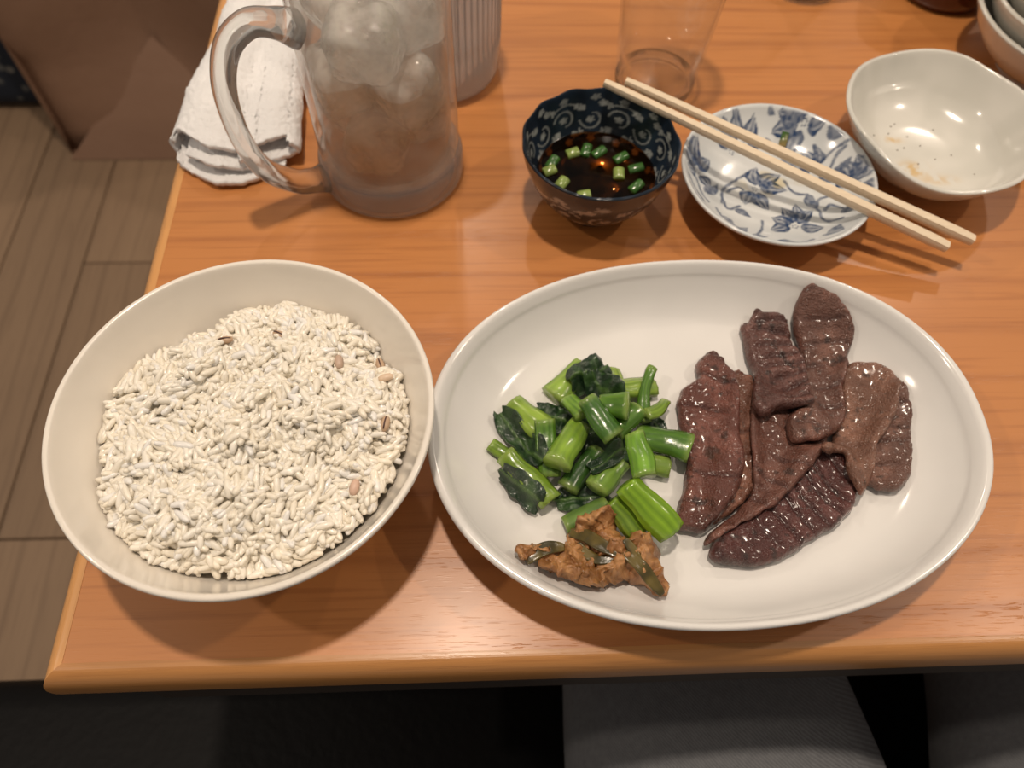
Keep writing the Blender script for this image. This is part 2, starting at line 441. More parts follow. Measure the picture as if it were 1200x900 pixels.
# ------------------------------------------------------------------ bench seat, person, bags
bench = thing('bench_seat', 'black leather bench seat in the shadow below the table edge', 'bench', (0.15, -0.22, -T))
part('cushion', *box((-1.1, -0.52, -0.42), (1.2, 0.117, -0.330), 0.028, 4), M['leather'], bench)
part('base', *box((-1.08, -0.48, -T), (1.18, 0.05, -0.421), 0.004, 1), M['apron'], bench, smooth=False)
def person_lap():
    vs_, es, rad = [], [], []
    def add(p, r, par=None):
        vs_.append(p); rad.append(r)
        if par is not None: es.append((par, len(vs_) - 1))
        return len(vs_) - 1
    root = add((0.245, -0.40, -0.19), (0.15, 0.115))
    w1_ = add((0.245, -0.44, -0.07), (0.145, 0.105), root)
    for hx, kx, fx in ((0.165, 0.152, 0.14), (0.345, 0.420, 0.42)):
        h_ = add((hx, -0.33, -0.212), (0.105, 0.098), root)
        m_ = add((0.5 * (hx + kx), -0.10, -0.222), (0.118, 0.094), h_)
        m2_ = add((kx, 0.06, -0.222), (0.112, 0.090), m_)
        k_ = add((kx, 0.19, -0.245), (0.085, 0.078), m2_)
        c_ = add((kx + 0.1 * (fx - kx), 0.215, -0.40), (0.060, 0.064), k_)
        a_ = add((fx, 0.205, -0.64), (0.045, 0.047), c_)
    me = bpy.data.meshes.new('person')
    me.from_pydata([(x, y, z + T) for x, y, z in vs_], es, [])
    o = bpy.data.objects.new('person', me); COL.objects.link(o)
    md = o.modifiers.new('skin', 'SKIN'); md.use_smooth_shade = True
    lay = me.skin_vertices[0].data if me.skin_vertices else None
    if lay is None:
        bm = bmesh.new(); bm.from_mesh(me); bm.verts.layers.skin.verify(); bm.to_mesh(me); bm.free(); lay = me.skin_vertices[0].data
    for i, r in enumerate(rad): lay[i].radius = r
    lay[0].use_root = True
    o.modifiers.new('sub', 'SUBSURF').levels = 2
    o.modifiers['sub'].render_levels = 2
    dg = bpy.context.evaluated_depsgraph_get()
    m2 = bpy.data.meshes.new_from_object(o.evaluated_get(dg))
    o.modifiers.clear()
    # cloth folds
    V = np.array([v.co[:] for v in m2.vertices]); N = np.array([v.normal[:] for v in m2.vertices])
    V = V + N * (0.0035 * fbm(V * [1, 0.45, 1], 28, 5, 2))[:, None]
    F = [list(p.vertices) for p in m2.polygons]
    bpy.data.objects.remove(o, do_unlink=True)
    return V, F
pv, pf = person_lap()
base = np.array([0.245, 0.0, -T])
person = solo('person', pv - [0, 0, T], pf, M['denim'], 'seated person in dark grey jeans, thighs reaching under the table', 'person', tuple(base))
for fx in (0.14, 0.42):
    shoe_v, shoe_f = lathe([(0, 0), (0.045, 0.0), (0.05, 0.012), (0.049, 0.03), (0.043, 0.055), (0.034, 0.075), (0.0, 0.085)], 20, (0, 0, 0))
    shoe_v = shoe_v * [0.95, 2.4, 1.0]; shoe_v[:, 2] *= 1 - 0.35 * np.clip(shoe_v[:, 1] / 0.12, 0, 1)
    part('shoe', shoe_v + [fx, 0.26, -T], shoe_f, M['leather'], person, 'black shoe')

# paper bag: a big upright bag, its narrow gusset side facing the table
def paper_bag():
    bag = thing('paper_bag', 'brown paper bag standing on the floor left of the table', 'bag', (-0.574, 1.316, -T))
    xl, xr, y0, y1, hgt = -0.776, -0.372, 1.132, 1.50, 0.60
    ax = (xl + xr) / 2; za, inn = 0.190, 0.11
    n = 14
    # gusset side: two panels folded inward above the apex of the base triangle
    def front(s, zz):          # s -1..1 across, zz height -> y
        d = 0.0
        d = inn * (1 - abs(s)) * min(1, 0.12 + zz / 0.30) * (1 if zz > za else zz / za) if zz > za else (0.012 + inn * 0.75 * (1 - abs(s)) * zz / za)
        return y0 + d
    V, F = [], []
    S = [-1, -0.75, -0.5, -0.25, 0, 0.25, 0.5, 0.75, 1]; Z = [0, 0.05, 0.10, 0.15, 0.19, 0.24, 0.30, 0.37, 0.44, 0.52, 0.60]
    for zz in Z:
        for s in S:
            bul = 0.006 * math.sin(zz * 9 + s * 2)
            V.append((ax + s * (xr - xl) / 2, front(s, zz) + (bul if abs(s) < 1 else 0), zz - T + 0.0015))
    ns = len(S)
    for i in range(len(Z) - 1):
        for k in range(ns - 1): F.append((i * ns + k, i * ns + k + 1, (i + 1) * ns + k + 1, (i + 1) * ns + k))
    V, F = np.array(V), F
    o = part('gusset_side', V, F, M['kraft'], bag, smooth=True)
    o.modifiers.new('thick', 'SOLIDIFY').thickness = 0.0012
    # the base fold: a flat triangle lying proud on the gusset
    ya = front(0, za) - 0.004
    tv = [(xl + 0.002, y0 - 0.016, 0.002 - T), (xr - 0.002, y0 - 0.016, 0.002 - T), (ax, ya, za - T), (xl + 0.002, y0 - 0.0148, 0.002 - T), (xr - 0.002, y0 - 0.0148, 0.002 - T), (ax, ya + 0.0012, za - T)]
    part('base_fold', tv, [(0, 1, 2), (5, 4, 3), (0, 3, 4, 1), (1, 4, 5, 2), (2, 5, 3, 0)], M['kraft'], bag, smooth=False)
    for nm, xx in (('broad_side', xl), ('broad_side', xr)):
        V, F = [], []
        for zz in Z:
            for j in range(9):
                y = y0 + (y1 - y0) * j / 8
                V.append((xx + 0.012 * math.sin(j / 8 * math.pi) * math.sin(zz * 5) * (1 if xx == xr else -1), y, zz - T + 0.0015))
        for i in range(len(Z) - 1):
            for k in range(8): F.append((i * 9 + k, i * 9 + k + 1, (i + 1) * 9 + k + 1, (i + 1) * 9 + k))
        o = part(nm, V, F, M['kraft'], bag, smooth=True)
        o.modifiers.new('thick', 'SOLIDIFY').thickness = 0.0012
    V = [(xl, y1, 0.0015 - T), (xr, y1, 0.0015 - T), (xr, y1, hgt - T), (xl, y1, hgt - T), (xl, y1 - .0012, 0.0015 - T), (xr, y1 - .0012, 0.0015 - T), (xr, y1 - .0012, hgt - T), (xl, y1 - .0012, hgt - T)]
    part('back_side', V, [(0, 1, 2, 3), (7, 6, 5, 4), (0, 4, 5, 1), (1, 5, 6, 2), (2, 6, 7, 3), (3, 7, 4, 0)], M['kraft'], bag, smooth=False)
    part('bag_floor', *box((xl + 0.001, y0 + 0.001, 0.0002 - T), (xr - 0.001, y1 - 0.001, 0.0014 - T)), M['kraft'], bag, smooth=False)
paper_bag()
V, F = box((-1.20, 1.245, -T), (-0.80, 1.50, -T + 0.34), 0.05, 5)
Vc = np.array(V); sgn = Vc - Vc.mean(0)
Vc[:, :2] += 0.012 * np.stack([fbm(Vc, 9, 3, 2), fbm(Vc, 9, 8, 2)], 1)
ib = thing('cloth_bag', 'dark indigo cloth bag with small pale pattern behind the paper bag', 'bag', (-1.0, 1.37, -T))
part('body', Vc, F, M['indigo'], ib)
hp = catmull([(-1.12, 1.37, -T + 0.335), (-1.10, 1.37, -T + 0.45), (-1.0, 1.37, -T + 0.50), (-0.92, 1.37, -T + 0.45), (-0.90, 1.37, -T + 0.335)], 6)
part('handle', *tube(hp, ring_section(0.012, 0.004, 10), (0, 1, 0)), M['indigo'], ib)

# ------------------------------------------------------------------ rice bowl and rice
RC = (-0.0985, 0.1505)
rb_prof = [(0, 0.004), (0.026, 0.004), (0.0275, 0.0), (0.0315, 0.0), (0.0335, 0.006), (0.043, 0.0105), (0.053, 0.0190), (0.0625, 0.0305), (0.0695, 0.0415), (0.0748, 0.0510), (0.0783, 0.0585),
           (0.0788, 0.0602), (0.0783, 0.0614), (0.0770, 0.0616), (0.0759, 0.0606), (0.0738, 0.0555), (0.0712, 0.0500), (0.0680, 0.0440), (0.0645, 0.0380), (0.0575, 0.0285), (0.047, 0.0190), (0.034, 0.0125), (0.018, 0.0095), (0, 0.009)]
pf_ = catmull(rb_prof, 4)
V, F = lathe([(max(r, 0), z) for r, z in pf_[:-1]] + [(0, 0.009)], 128, (RC[0], RC[1], 0))
rbowl = solo('rice_bowl', V, F, M['rice_bowl'], 'round cream ceramic bowl filled with white rice', 'bowl', (RC[0], RC[1], 0.0))

def rice_R(phi): return 0.0672 + 0.001 * np.cos(phi - 2.6) + 0.0022 * np.sin(2 * phi + 0.6) + 0.0025 * np.sin(5 * phi + 1) + 0.0018 * np.sin(9 * phi) - 0.006 * np.exp(-((phi - 2.35) / 0.3) ** 2) - 0.004 * np.exp(-((phi + 2.75) / 0.25) ** 2)
def rice_z(x, y):
    d = np.hypot(x, y); phi = np.arctan2(y, x); q = d / rice_R(phi)
    P = np.stack([x, y], -1)
    return 0.0405 + 0.0165 * (1 - np.clip(q, 0, 1.2) ** 3.0) + 0.0072 * fbm(P, 42, 11, 2) * (1.1 - 0.75 * q ** 3) + 0.0022 * vnoise(P, 150, 4)
rice_parts, rice_cols = [], []
# lumpy bed under the grains
nr, nt = 26, 72
V, F = [], []
V.append((0, 0, float(rice_z(np.array(0.), np.array(0.))) - 0.0014))
for i in range(1, nr + 1):
    for k in range(nt):
        ph = 2 * np.pi * k / nt; d = min(1, i / (nr - 2)) * rice_R((ph + np.pi) % (2 * np.pi) - np.pi) * 0.965
        x, y = d * np.cos(ph), d * np.sin(ph)
        z = float(rice_z(np.array(x), np.array(y))) - 0.0014 if i <= nr - 2 else (0.028 if i == nr - 1 else 0.0235)
        if i == nr: x, y = x * 0.72, y * 0.72
        if i == nr - 1: x, y = x * 0.84, y * 0.84
        rw = float(np.interp(z, [0.0125, 0.019, 0.0285, 0.038, 0.044, 0.05, 0.0555], [0.034, 0.047, 0.0575, 0.0645, 0.068, 0.0712, 0.0738])) - 0.0009
        f_ = min(1.0, rw / max(math.hypot(x, y), 1e-6)); x, y = x * f_, y * f_
        V.append((x, y, z))
for k in range(nt): F.append((0, 1 + k, 1 + (k + 1) % nt))
for i in range(nr - 1):
    for k in range(nt):
        a = 1 + i * nt; F.append((a + k, a + nt + k, a + nt + (k + 1) % nt, a + (k + 1) % nt))
F.append(tuple(1 + (nr - 1) * nt + k for k in range(nt)))
rice_parts.append((np.array(V) + [RC[0], RC[1], 0], F)); rice_cols.append(np.tile((0.93, 0.86, 0.73), (len(V), 1)))
# one grain: bent ellipsoid along x
def grain_mesh(nu=7, nv=6):
    V, F = [(-1, 0, 0)], []
    for i in range(1, nu):
        a = math.pi * i / nu
        for k in range(nv):
            b = 2 * math.pi * k / nv; r = math.sin(a) ** 0.72
            V.append((-math.cos(a), r * math.cos(b), r * math.sin(b)))
    V.append((1, 0, 0)); e = len(V) - 1
    for k in range(nv):
        F.append((0, 1 + (k + 1) % nv, 1 + k)); F.append((e, 1 + (nu - 2) * nv + k, 1 + (nu - 2) * nv + (k + 1) % nv))
    for i in range(nu - 2):
        for k in range(nv):
            F.append((1 + i * nv + k, 1 + i * nv + (k + 1) % nv, 1 + (i + 1) * nv + (k + 1) % nv, 1 + (i + 1) * nv + k))
    return np.array(V, float), F
GV, GF = grain_mesh()
def grain_at(x, y, z, yaw, pit, rol, L, W):
    g = GV.copy(); g[:, 2] += 0.35 * (1 - g[:, 0] ** 2) * 0.35
    g = g * [L, W, W * 0.85]
    cr, sr = math.cos(rol), math.sin(rol); g = np.stack([g[:, 0], g[:, 1] * cr - g[:, 2] * sr, g[:, 1] * sr + g[:, 2] * cr], 1)
    cp, sp = math.cos(pit), math.sin(pit); g = np.stack([g[:, 0] * cp - g[:, 2] * sp, g[:, 1], g[:, 0] * sp + g[:, 2] * cp], 1)
    cy, sy = math.cos(yaw), math.sin(yaw); g = np.stack([g[:, 0] * cy - g[:, 1] * sy, g[:, 0] * sy + g[:, 1] * cy, g[:, 2]], 1)
    return g + [x, y, z]
NG = 3500
for i in range(NG):
    ph = rnd(-math.pi, math.pi); q = math.sqrt(rnd(0, 1)) * 1.0
    d = q * float(rice_R(np.array(ph))); x, y = d * math.cos(ph), d * math.sin(ph)
    clump = float(vnoise(np.array([x, y]), 110, 9))
    z = float(rice_z(np.array(x), np.array(y))) + rnd(-0.0016, 0.0010) + (rnd(0, 0.0018) if clump > 0.15 else 0)
    L, W = rnd(0.0037, 0.0048), rnd(0.00150, 0.00185)
    yaw = rnd(0, 2 * math.pi) if rnd(0, 1) < 0.5 else 3.0 * float(vnoise(np.array([x, y]), 70, 21)) + rnd(-0.4, 0.4)
    pit = float(np.clip(RNG.normal(0, 0.36), -1.1, 1.1))
    if q > 0.9: pit *= 0.5
    lim = 0.0735 - 0.2 * max(0, 0.045 - z)
    g = grain_at(x, y, z, yaw, pit, rnd(0, 6.28), L, W)
    rr = np.hypot(g[:, 0], g[:, 1]); ok = np.interp(g[:, 2], [0.0125, 0.019, 0.0285, 0.038, 0.044, 0.05, 0.0555], [0.034, 0.047, 0.0575, 0.0645, 0.068, 0.0712, 0.0738]) - 0.0006
    f_ = np.minimum(1, ok / np.maximum(rr, 1e-6)).min()
    if f_ < 1: g[:, 0] -= x * (1 - f_); g[:, 1] -= y * (1 - f_)
    rice_parts.append((g + [RC[0], RC[1], 0], GF))
    u = rnd(0, 1)
    c = mixc((0.93, 0.86, 0.72), (0.95, 0.905, 0.81), u) if rnd(0, 1) > 0.14 else np.array((0.92, 0.90, 0.86))
    rice_cols.append(np.tile(c, (len(g), 1)))
V, F = join(rice_parts)
rice = thing('rice', 'heaped cooked white rice flecked with a few barley grains', 'rice', (RC[0], RC[1], 0.0235))
rice['kind'] = 'stuff'
o = part('rice_grains', V, F, M['rice'], rice, cols=np.concatenate(rice_cols)); o['kind'] = 'stuff'
def barley(dx, dy, yaw, crease, tint=(0.52, 0.36, 0.24)):
    z = float(rice_z(np.array(dx), np.array(dy))) + 0.0028
    g0 = GV.copy()
    W = 0.0021; g = grain_at(RC[0] + dx, RC[1] + dy, z, yaw, 0.1, 0, 0.0036, W)
    cols = np.tile(tint, (len(g), 1))
    b = part('barley_grain', g, GF, M['barley'], rice, cols=cols)
    if crease:
        pts = [grain_at(RC[0] + dx, RC[1] + dy, z, yaw, 0.1, 0, 1, 1)[0] * 0 for _ in range(1)]
        cy, sy = math.cos(yaw), math.sin(yaw)
        path = [(RC[0] + dx + s * 0.0028 * cy, RC[1] + dy + s * 0.0028 * sy, z + 0.0002 + W * 0.85 * (1.08 - 0.45 * s * s)) for s in np.linspace(-1, 1, 7)]
        part('crease', *tube(path, ring_section(0.00032, 0.00025, 6)), M['barley'], b, 'dark brown crease', cols=np.tile((0.07, 0.03, 0.025), (7 * 6 + 2, 1)))
barley(-0.0165, 0.0405, 0.15, True); barley(0.0075, 0.043, -0.5, True); barley(0.0525, 0.031, 1.9, True); barley(0.0355, 0.0275, 1.7, False, (0.50, 0.36, 0.27)); barley(0.0575, -0.004, 1.4, True)
barley(0.056, 0.021, 0.2, False, (0.66, 0.50, 0.36)); barley(0.046, -0.031, 1.4, False, (0.62, 0.42, 0.32))

# ------------------------------------------------------------------ oval plate
PC, PA, PB, PR = np.array([0.1049, 0.1562]), 0.1300, 0.0938, 0.054
pl_prof = catmull([(0, 0.003), (0.60, 0.003), (0.615, 0.0), (0.655, 0.0), (0.67, 0.003), (0.76, 0.0075), (0.86, 0.0145), (0.94, 0.0222), (0.985, 0.0280), (1.0, 0.0300), (1.0, 0.0318), (0.990, 0.0328), (0.972, 0.0322),
               (0.945, 0.0278), (0.93, 0.0246), (0.87, 0.0166), (0.80, 0.0108), (0.73, 0.0082), (0.60, 0.0072), (0.4, 0.0070), (0.2, 0.0070), (0, 0.0070)], 3)
def plate_xy(s, th):
    e = 0.94
    c, sn = np.cos(th), np.sin(th)
    X = PA * s * np.sign(c) * np.abs(c) ** e; Y = PB * s * np.sign(sn) * np.abs(sn) ** e
    cr, sr = math.cos(PR), math.sin(PR)
    return PC[0] + X * cr - Y * sr, PC[1] + X * sr + Y * cr
V, F = lathe([(max(0.0, r), z) for r, z in pl_prof], 160)
r_ = np.hypot(V[:, 0], V[:, 1]); th_ = np.arctan2(V[:, 1], V[:, 0])
px_, py_ = plate_xy(r_, th_)
V = np.stack([px_, py_, V[:, 2] + 0.0006 * vnoise(np.stack([px_, py_], 1), 25, 2) * sstep(0.7, 1.0, r_)], 1)
solo('oval_plate', V, F, M['plate'], 'large white oval plate holding grilled beef, greens and miso', 'plate', (PC[0], PC[1], 0.0))
PS, PZ = np.array([0, 0.2, 0.4, 0.60, 0.73, 0.80, 0.87, 0.93, 0.972]), np.array([0.0070, 0.0070, 0.0070, 0.0072, 0.0082, 0.0108, 0.0168, 0.0244, 0.0308])
def plate_z(x, y):
    cr, sr = math.cos(-PR), math.sin(-PR); dx, dy = x - PC[0], y - PC[1]
    X, Y = dx * cr - dy * sr, dx * sr + dy * cr
    return np.interp(np.hypot(X / PA, Y / PB), PS, PZ)
# height map of the plate and what already lies on it
GS = 0.001; GX0, GY0 = -0.025, 0.062; GNX, GNY = 260, 190
gx = GX0 + GS * np.arange(GNX); gy = GY0 + GS * np.arange(GNY)
GXX, GYY = np.meshgrid(gx, gy, indexing='ij')
HM = plate_z(GXX, GYY)
def hm_at(x, y, H):
    i = np.clip((np.asarray(x) - GX0) / GS, 0, GNX - 1.001); j = np.clip((np.asarray(y) - GY0) / GS, 0, GNY - 1.001)
    i0, j0 = i.astype(int), j.astype(int); a, b = i - i0, j - j0
    return H[i0, j0] * (1 - a) * (1 - b) + H[i0 + 1, j0] * a * (1 - b) + H[i0, j0 + 1] * (1 - a) * b + H[i0 + 1, j0 + 1] * a * b
def blur(A, m, n=1):
    for _ in range(n):
        W = m.astype(float); S = A * W
        for ax in (0, 1):
            S = np.roll(S, 1, ax) + 2 * S + np.roll(S, -1, ax); W = np.roll(W, 1, ax) + 2 * W + np.roll(W, -1, ax)
        A = np.where(m, S / np.maximum(W, 1e-9), A)
    return A
def in_poly(x, y, poly):
    inside = np.zeros(np.shape(x), bool); n = len(poly)
    for i in range(n):
        x1, y1 = poly[i]; x2, y2 = poly[(i + 1) % n]
        if y1 == y2: continue
        c = ((y1 > y) != (y2 > y)) & (x < (x2 - x1) * (y - y1) / (y2 - y1) + x1)
        inside ^= c
    return inside
def poly_dist(x, y, poly):
    d = np.full(np.shape(x), 1e9); n = len(poly)
    for i in range(n):
        a, b = poly[i], poly[(i + 1) % n]; ab = b - a; L = ab @ ab + 1e-18
        t_ = np.clip(((x - a[0]) * ab[0] + (y - a[1]) * ab[1]) / L, 0, 1)
        d = np.minimum(d, np.hypot(x - a[0] - t_ * ab[0], y - a[1] - t_ * ab[1]))
    return d
def drape(mask, clear=0.0005, iters=40):
    B = np.where(mask, HM, 0)
    for _ in range(iters):
        B = np.where(mask, np.maximum(HM, blur(B, mask)), B)
    for _ in range(3): B = blur(B, mask)
    return B + clear
def slab(poly, thick, relief, step=0.0013, edge=0.0032, seed=0, stiff=40):
    """a slice with rounded edges, draped over what lies below; returns V, F, per-vertex info"""
    global HM
    poly = catmull(np.asarray(poly) / 1000.0, 6, True)
    nrm = np.roll(poly, -1, 0) - np.roll(poly, 1, 0); nrm = np.stack([nrm[:, 1], -nrm[:, 0]], 1); nrm /= np.linalg.norm(nrm, axis=1)[:, None] + 1e-9
    poly = poly + nrm * (0.0006 * fbm(poly, 260, seed, 2))[:, None]
    mask = in_poly(GXX, GYY, poly) | (poly_dist(GXX, GYY, poly) < 0.0012)
    B = drape(mask, iters=stiff)
    lo, hi = poly.min(0), poly.max(0)
    pts = []
    row = 0; y = lo[1]
    while y < hi[1]:
        x = lo[0] + (0.5 * step if row % 2 else 0)
        while x < hi[0]: pts.append((x, y)); x += step
        y += step * 0.866; row += 1
    pts = np.array(pts) + RNG.normal(0, step * 0.08, (len(pts), 2))
    k = in_poly(pts[:, 0], pts[:, 1], poly); pts = pts[k]
    d = poly_dist(pts[:, 0], pts[:, 1], poly); pts = pts[d > step * 0.55]
    nb = len(poly)
    allp = [Vector(p) for p in poly] + [Vector(p) for p in pts]
    res = delaunay_2d_cdt(allp, [], [list(range(nb))], 1, 1e-9)
    P = np.array([v[:] for v in res[0]]); tris = [tuple(f) for f in res[2]]
    dd = poly_dist(P[:, 0], P[:, 1], poly)
    bnd = dd < 1e-6
    def prof(q): return np.sqrt(np.clip(1 - (1 - np.clip(q / edge, 0, 1)) ** 2, 0, 1))
    base_ = hm_at(P[:, 0], P[:, 1], np.where(mask, B, blur(np.where(mask, B, 0), np.ones_like(mask), 2) * 0 + HM + 0.0005))
    rel = relief(P, dd)
    top = base_ + 0.42 * thick + (0.58 * thick + rel) * prof(dd)
    bot = base_ + 0.42 * thick * (1 - prof(dd) )
    n = len(P); V = list(np.column_stack([P, top])); F = list(tris)
    idx = np.arange(n); 
    for i in range(n):
        if not bnd[i]: idx[i] = len(V); V.append((P[i, 0], P[i, 1], bot[i]))
    for a, b, c in tris:
        q = (idx[a], idx[c], idx[b])
        if len(set((a, b, c)) | set(q)) > 3 or True: F.append(q)
    F = [f for f in F if not (bnd[f[0]] if f[0] < n else False) or not all((bnd[i] if i < n else False) for i in f)] + []
    # grid update
    gd = poly_dist(GXX, GYY, poly); G = np.stack([GXX, GYY], -1)
    inside = in_poly(GXX, GYY, poly)
    tg = B + 0.42 * thick + (0.58 * thick + relief(G.reshape(-1, 2), gd.ravel()).reshape(GXX.shape)) * prof(gd)
    HM = np.where(inside, np.maximum(HM, tg), HM)
    V = np.array(V)
    info = np.concatenate([np.stack([dd, rel, np.ones(n)], 1), np.stack([dd[~bnd], rel[~bnd], np.zeros((~bnd).sum())], 1)])
    return V, F, info, poly

# ------------------------------------------------------------------ grilled beef
MEAT = [
 ('F', 0.0072, (0.2, 1.0), 0.012, 'grilled beef slice with two straight score cuts, nearest the plate rim at right', (0.155, 0.070, 0.055), 0.25,
  [(206.8, 181.8), (211.2, 178.8), (211.1, 168.1), (206.7, 149.6), (201.6, 134.6), (192.4, 126.7), (183.3, 129.0), (178.7, 136.0), (184.6, 151.9), (196.0, 168.4)]),
 ('H', 0.0075, (1.0, 0.62), 0.0085, 'dark red glossy beef slice, lowest of the pile towards the table edge', (0.085, 0.022, 0.020), 0.55,
  [(102.2, 103.1), (108.7, 109.3), (115.8, 113.9), (135.6, 127.8), (150.2, 146.2), (171.8, 147.7), (175.4, 136.0), (174.6, 125.8), (168.9, 117.5), (158.9, 109.6), (146.7, 104.3), (137.7, 99.1), (125.9, 94.4), (116.6, 93.4), (101.1, 96.6)]),
 ('B', 0.0060, (-0.35, 1.0), 0.013, 'narrow brown beef slice mostly hidden behind the long left slice', (0.19, 0.075, 0.050), 0.2,
  [(127.8, 192.8), (134.5, 193.5), (138.5, 189.0), (134.7, 169.6), (131.6, 158.5), (131.3, 144.0), (129.8, 132.8), (120.8, 123.7), (109.8, 115.7), (103.3, 114.2), (108.8, 137.5), (118.1, 162.5)]),
 ('G', 0.0060, (0.75, 0.8), 0.014, 'beef slice in the middle of the pile with pointed tail towards the miso', (0.165, 0.066, 0.052), 0.3,
  [(133.2, 172.1), (150.7, 176.3), (166.6, 166.0), (166.9, 152.8), (153.5, 138.3), (142.8, 128.3), (133.1, 120.2), (119.2, 113.2), (99.8, 103.7), (102.0, 108.1), (117.4, 120.5), (125.3, 128.7), (126.4, 142.3)]),
 ('E', 0.0062, (0.25, 1.0), 0.015, 'wide pale brown beef slice at right with a hooked lower lobe', (0.20, 0.092, 0.066), 0.2,
  [(185.9, 195.5), (199.9, 195.0), (207.0, 187.8), (205.2, 175.7), (199.3, 162.5), (187.7, 148.1), (182.1, 134.2), (177.8, 127.5), (172.1, 123.9), (169.2, 134.5), (170.5, 144.0), (159.0, 142.5), (157.9, 146.1), (170.1, 153.9), (178.3, 176.2)]),
 ('A', 0.0078, (0.3, 1.0), 0.017, 'long reddish-brown beef slice at left beside the greens', (0.135, 0.042, 0.032), 0.45,
  [(119.2, 206.9), (123.3, 203.1), (125.1, 196.5), (127.8, 184.9), (123.4, 156.7), (122.7, 142.4), (117.4, 128.8), (106.5, 115.9), (98.4, 109.4), (86.9, 112.9), (89.1, 121.2), (92.5, 129.4), (97.1, 146.5), (96.1, 164.6), (97.0, 177.7), (102.2, 185.4), (109.5, 190.2), (109.5, 197.2), (113.7, 203.2)]),
 ('D', 0.0062, (0.15, 1.0), 0.0125, 'beef slice reaching farthest to the plate\'s far rim, pinkish tip', (0.17, 0.075, 0.060), 0.35,
  [(167.7, 233.5), (178.4, 230.4), (188.9, 221.0), (191.9, 210.3), (186.6, 194.8), (180.3, 182.0), (177.6, 164.8), (171.0, 157.5), (161.2, 151.4), (146.9, 150.4), (147.8, 163.5), (158.2, 174.6), (164.1, 196.2), (164.7, 210.7), (163.2, 221.4)]),
 ('C', 0.0072, (-0.1, 1.0), 0.0065, 'closely ridged beef slice on top of the pile', (0.125, 0.048, 0.042), 0.5,
  [(137.3, 221.4), (141.2, 222.8), (145.5, 229.1), (151.9, 226.4), (159.6, 224.1), (162.2, 217.1), (162.5, 208.6), (165.2, 197.2), (162.0, 174.6), (158.4, 168.0), (144.8, 167.7), (133.9, 163.8), (130.9, 170.4), (135.2, 182.8), (137.1, 192.7), (136.9, 207.0)]),
]
for si, (key, th, dr, sp, label, colr, char, poly) in enumerate(MEAT):
    dr = np.array(dr) / np.hypot(*dr); sd = 40 + si * 7; colr = np.array(colr) * [0.86, 0.86, 0.76]
    amp = 0.0011 if key in 'CH' else 0.0008
    if key == 'F': amp = 0.0012
    def groove(P):
        u = P @ dr; ww = u + 0.0030 * vnoise(P, 55, sd) + 0.0016 * vnoise(P, 120, sd + 11)
        s = np.abs(((ww / sp) % 1.0) - 0.5) * sp          # distance from the cut
        br = sstep(-0.25, 0.25, vnoise(P, 45, sd + 3) + (0.22 if key in 'CH' else (0.45 if key == 'F' else 0.0)))
        return np.exp(-(s / (0.0011 if key != 'F' else 0.0007)) ** 2) * br
    def relief(P, d, amp=amp, sd=sd):
        return -1.9 * amp * groove(P) + 0.0015 * fbm(P, 62, sd + 1, 2) + 0.0007 * fbm(P, 210, sd + 2, 3)
    V, F, info, pl = slab(poly, th, relief, step=0.00115, seed=sd, stiff=26)
    P = V[:, :2]
    g = groove(P); n1 = fbm(P, 95, sd + 5, 3); n2 = fbm(P, 330, sd + 6, 3); n3 = vnoise(P, 38, sd + 9)
    c = mixc(colr, np.array(colr) * [1.6, 1.6, 1.55] + 0.015, sstep(-0.3, 0.8, n1 + 0.5 * n2))
    c = mixc(c, np.array(colr) * [0.40, 0.34, 0.32], np.clip(char * 1.2 * sstep(-0.1, 0.6, n3 + 0.5 * n2), 0, 0.85))
    c = mixc(c, np.array(colr) * [0.40, 0.30, 0.30], np.clip(g * 0.75, 0, 1))
    c = mixc(c, (0.016, 0.010, 0.008), 0.7 * sstep(0.74, 0.98, n2 + 0.35 * n1 + 0.3 * (char - 0.3)))
    c = mixc(c, np.array(colr) * [1.7, 1.35, 1.35], 0.45 * sstep(0.0022, 0.0, info[:, 0]) * sstep(-0.3, 0.5, vnoise(P, 120, sd + 8)))
    solo('grilled_beef_slice', V, F, M['meat'], label, 'meat', (float(P[:, 0].mean()), float(P[:, 1].mean()), float(V[:, 2].min())), 'slices of grilled beef on the oval plate', cols=c)

# ------------------------------------------------------------------ greens
def axis_fit(p0, p1, hw, ht, pen=0.12):
    ts = np.linspace(0, 1, 15); pts = p0 + (p1 - p0) * ts[:, None]; d = (p1 - p0) / np.linalg.norm(p1 - p0); s = np.array([-d[1], d[0]])
    h = np.max([hm_at((pts + s * o * hw)[:, 0], (pts + s * o * hw)[:, 1], HM) for o in (-0.55, -0.25, 0, 0.25, 0.55)], 0)
    A = np.stack([np.ones_like(ts), ts], 1); co = np.linalg.lstsq(A, h, rcond=None)[0]
    L = np.linalg.norm(p1 - p0); co[1] = np.clip(co[1], -0.38 * L, 0.38 * L); co[0] = np.mean(h - co[1] * ts)
    sh = np.max(h - A @ co)
    return lambda t_: co[0] + co[1] * t_ + sh * 0.88 + ht * (1 - pen)
def hm_stamp(path, hw, ht):
    global HM
    p = np.asarray(path)
    for q in p:
        d2 = (GXX - q[0]) ** 2 + (GYY - q[1]) ** 2
        HM = np.maximum(HM, np.where(d2 < hw * hw, q[2] + ht * np.sqrt(np.clip(1 - d2 / (hw * hw), 0, 1)), 0))
BR, MD, DK, PALE = (0.20, 0.325, 0.030), (0.092, 0.215, 0.020), (0.032, 0.095, 0.016), (0.30, 0.40, 0.10)
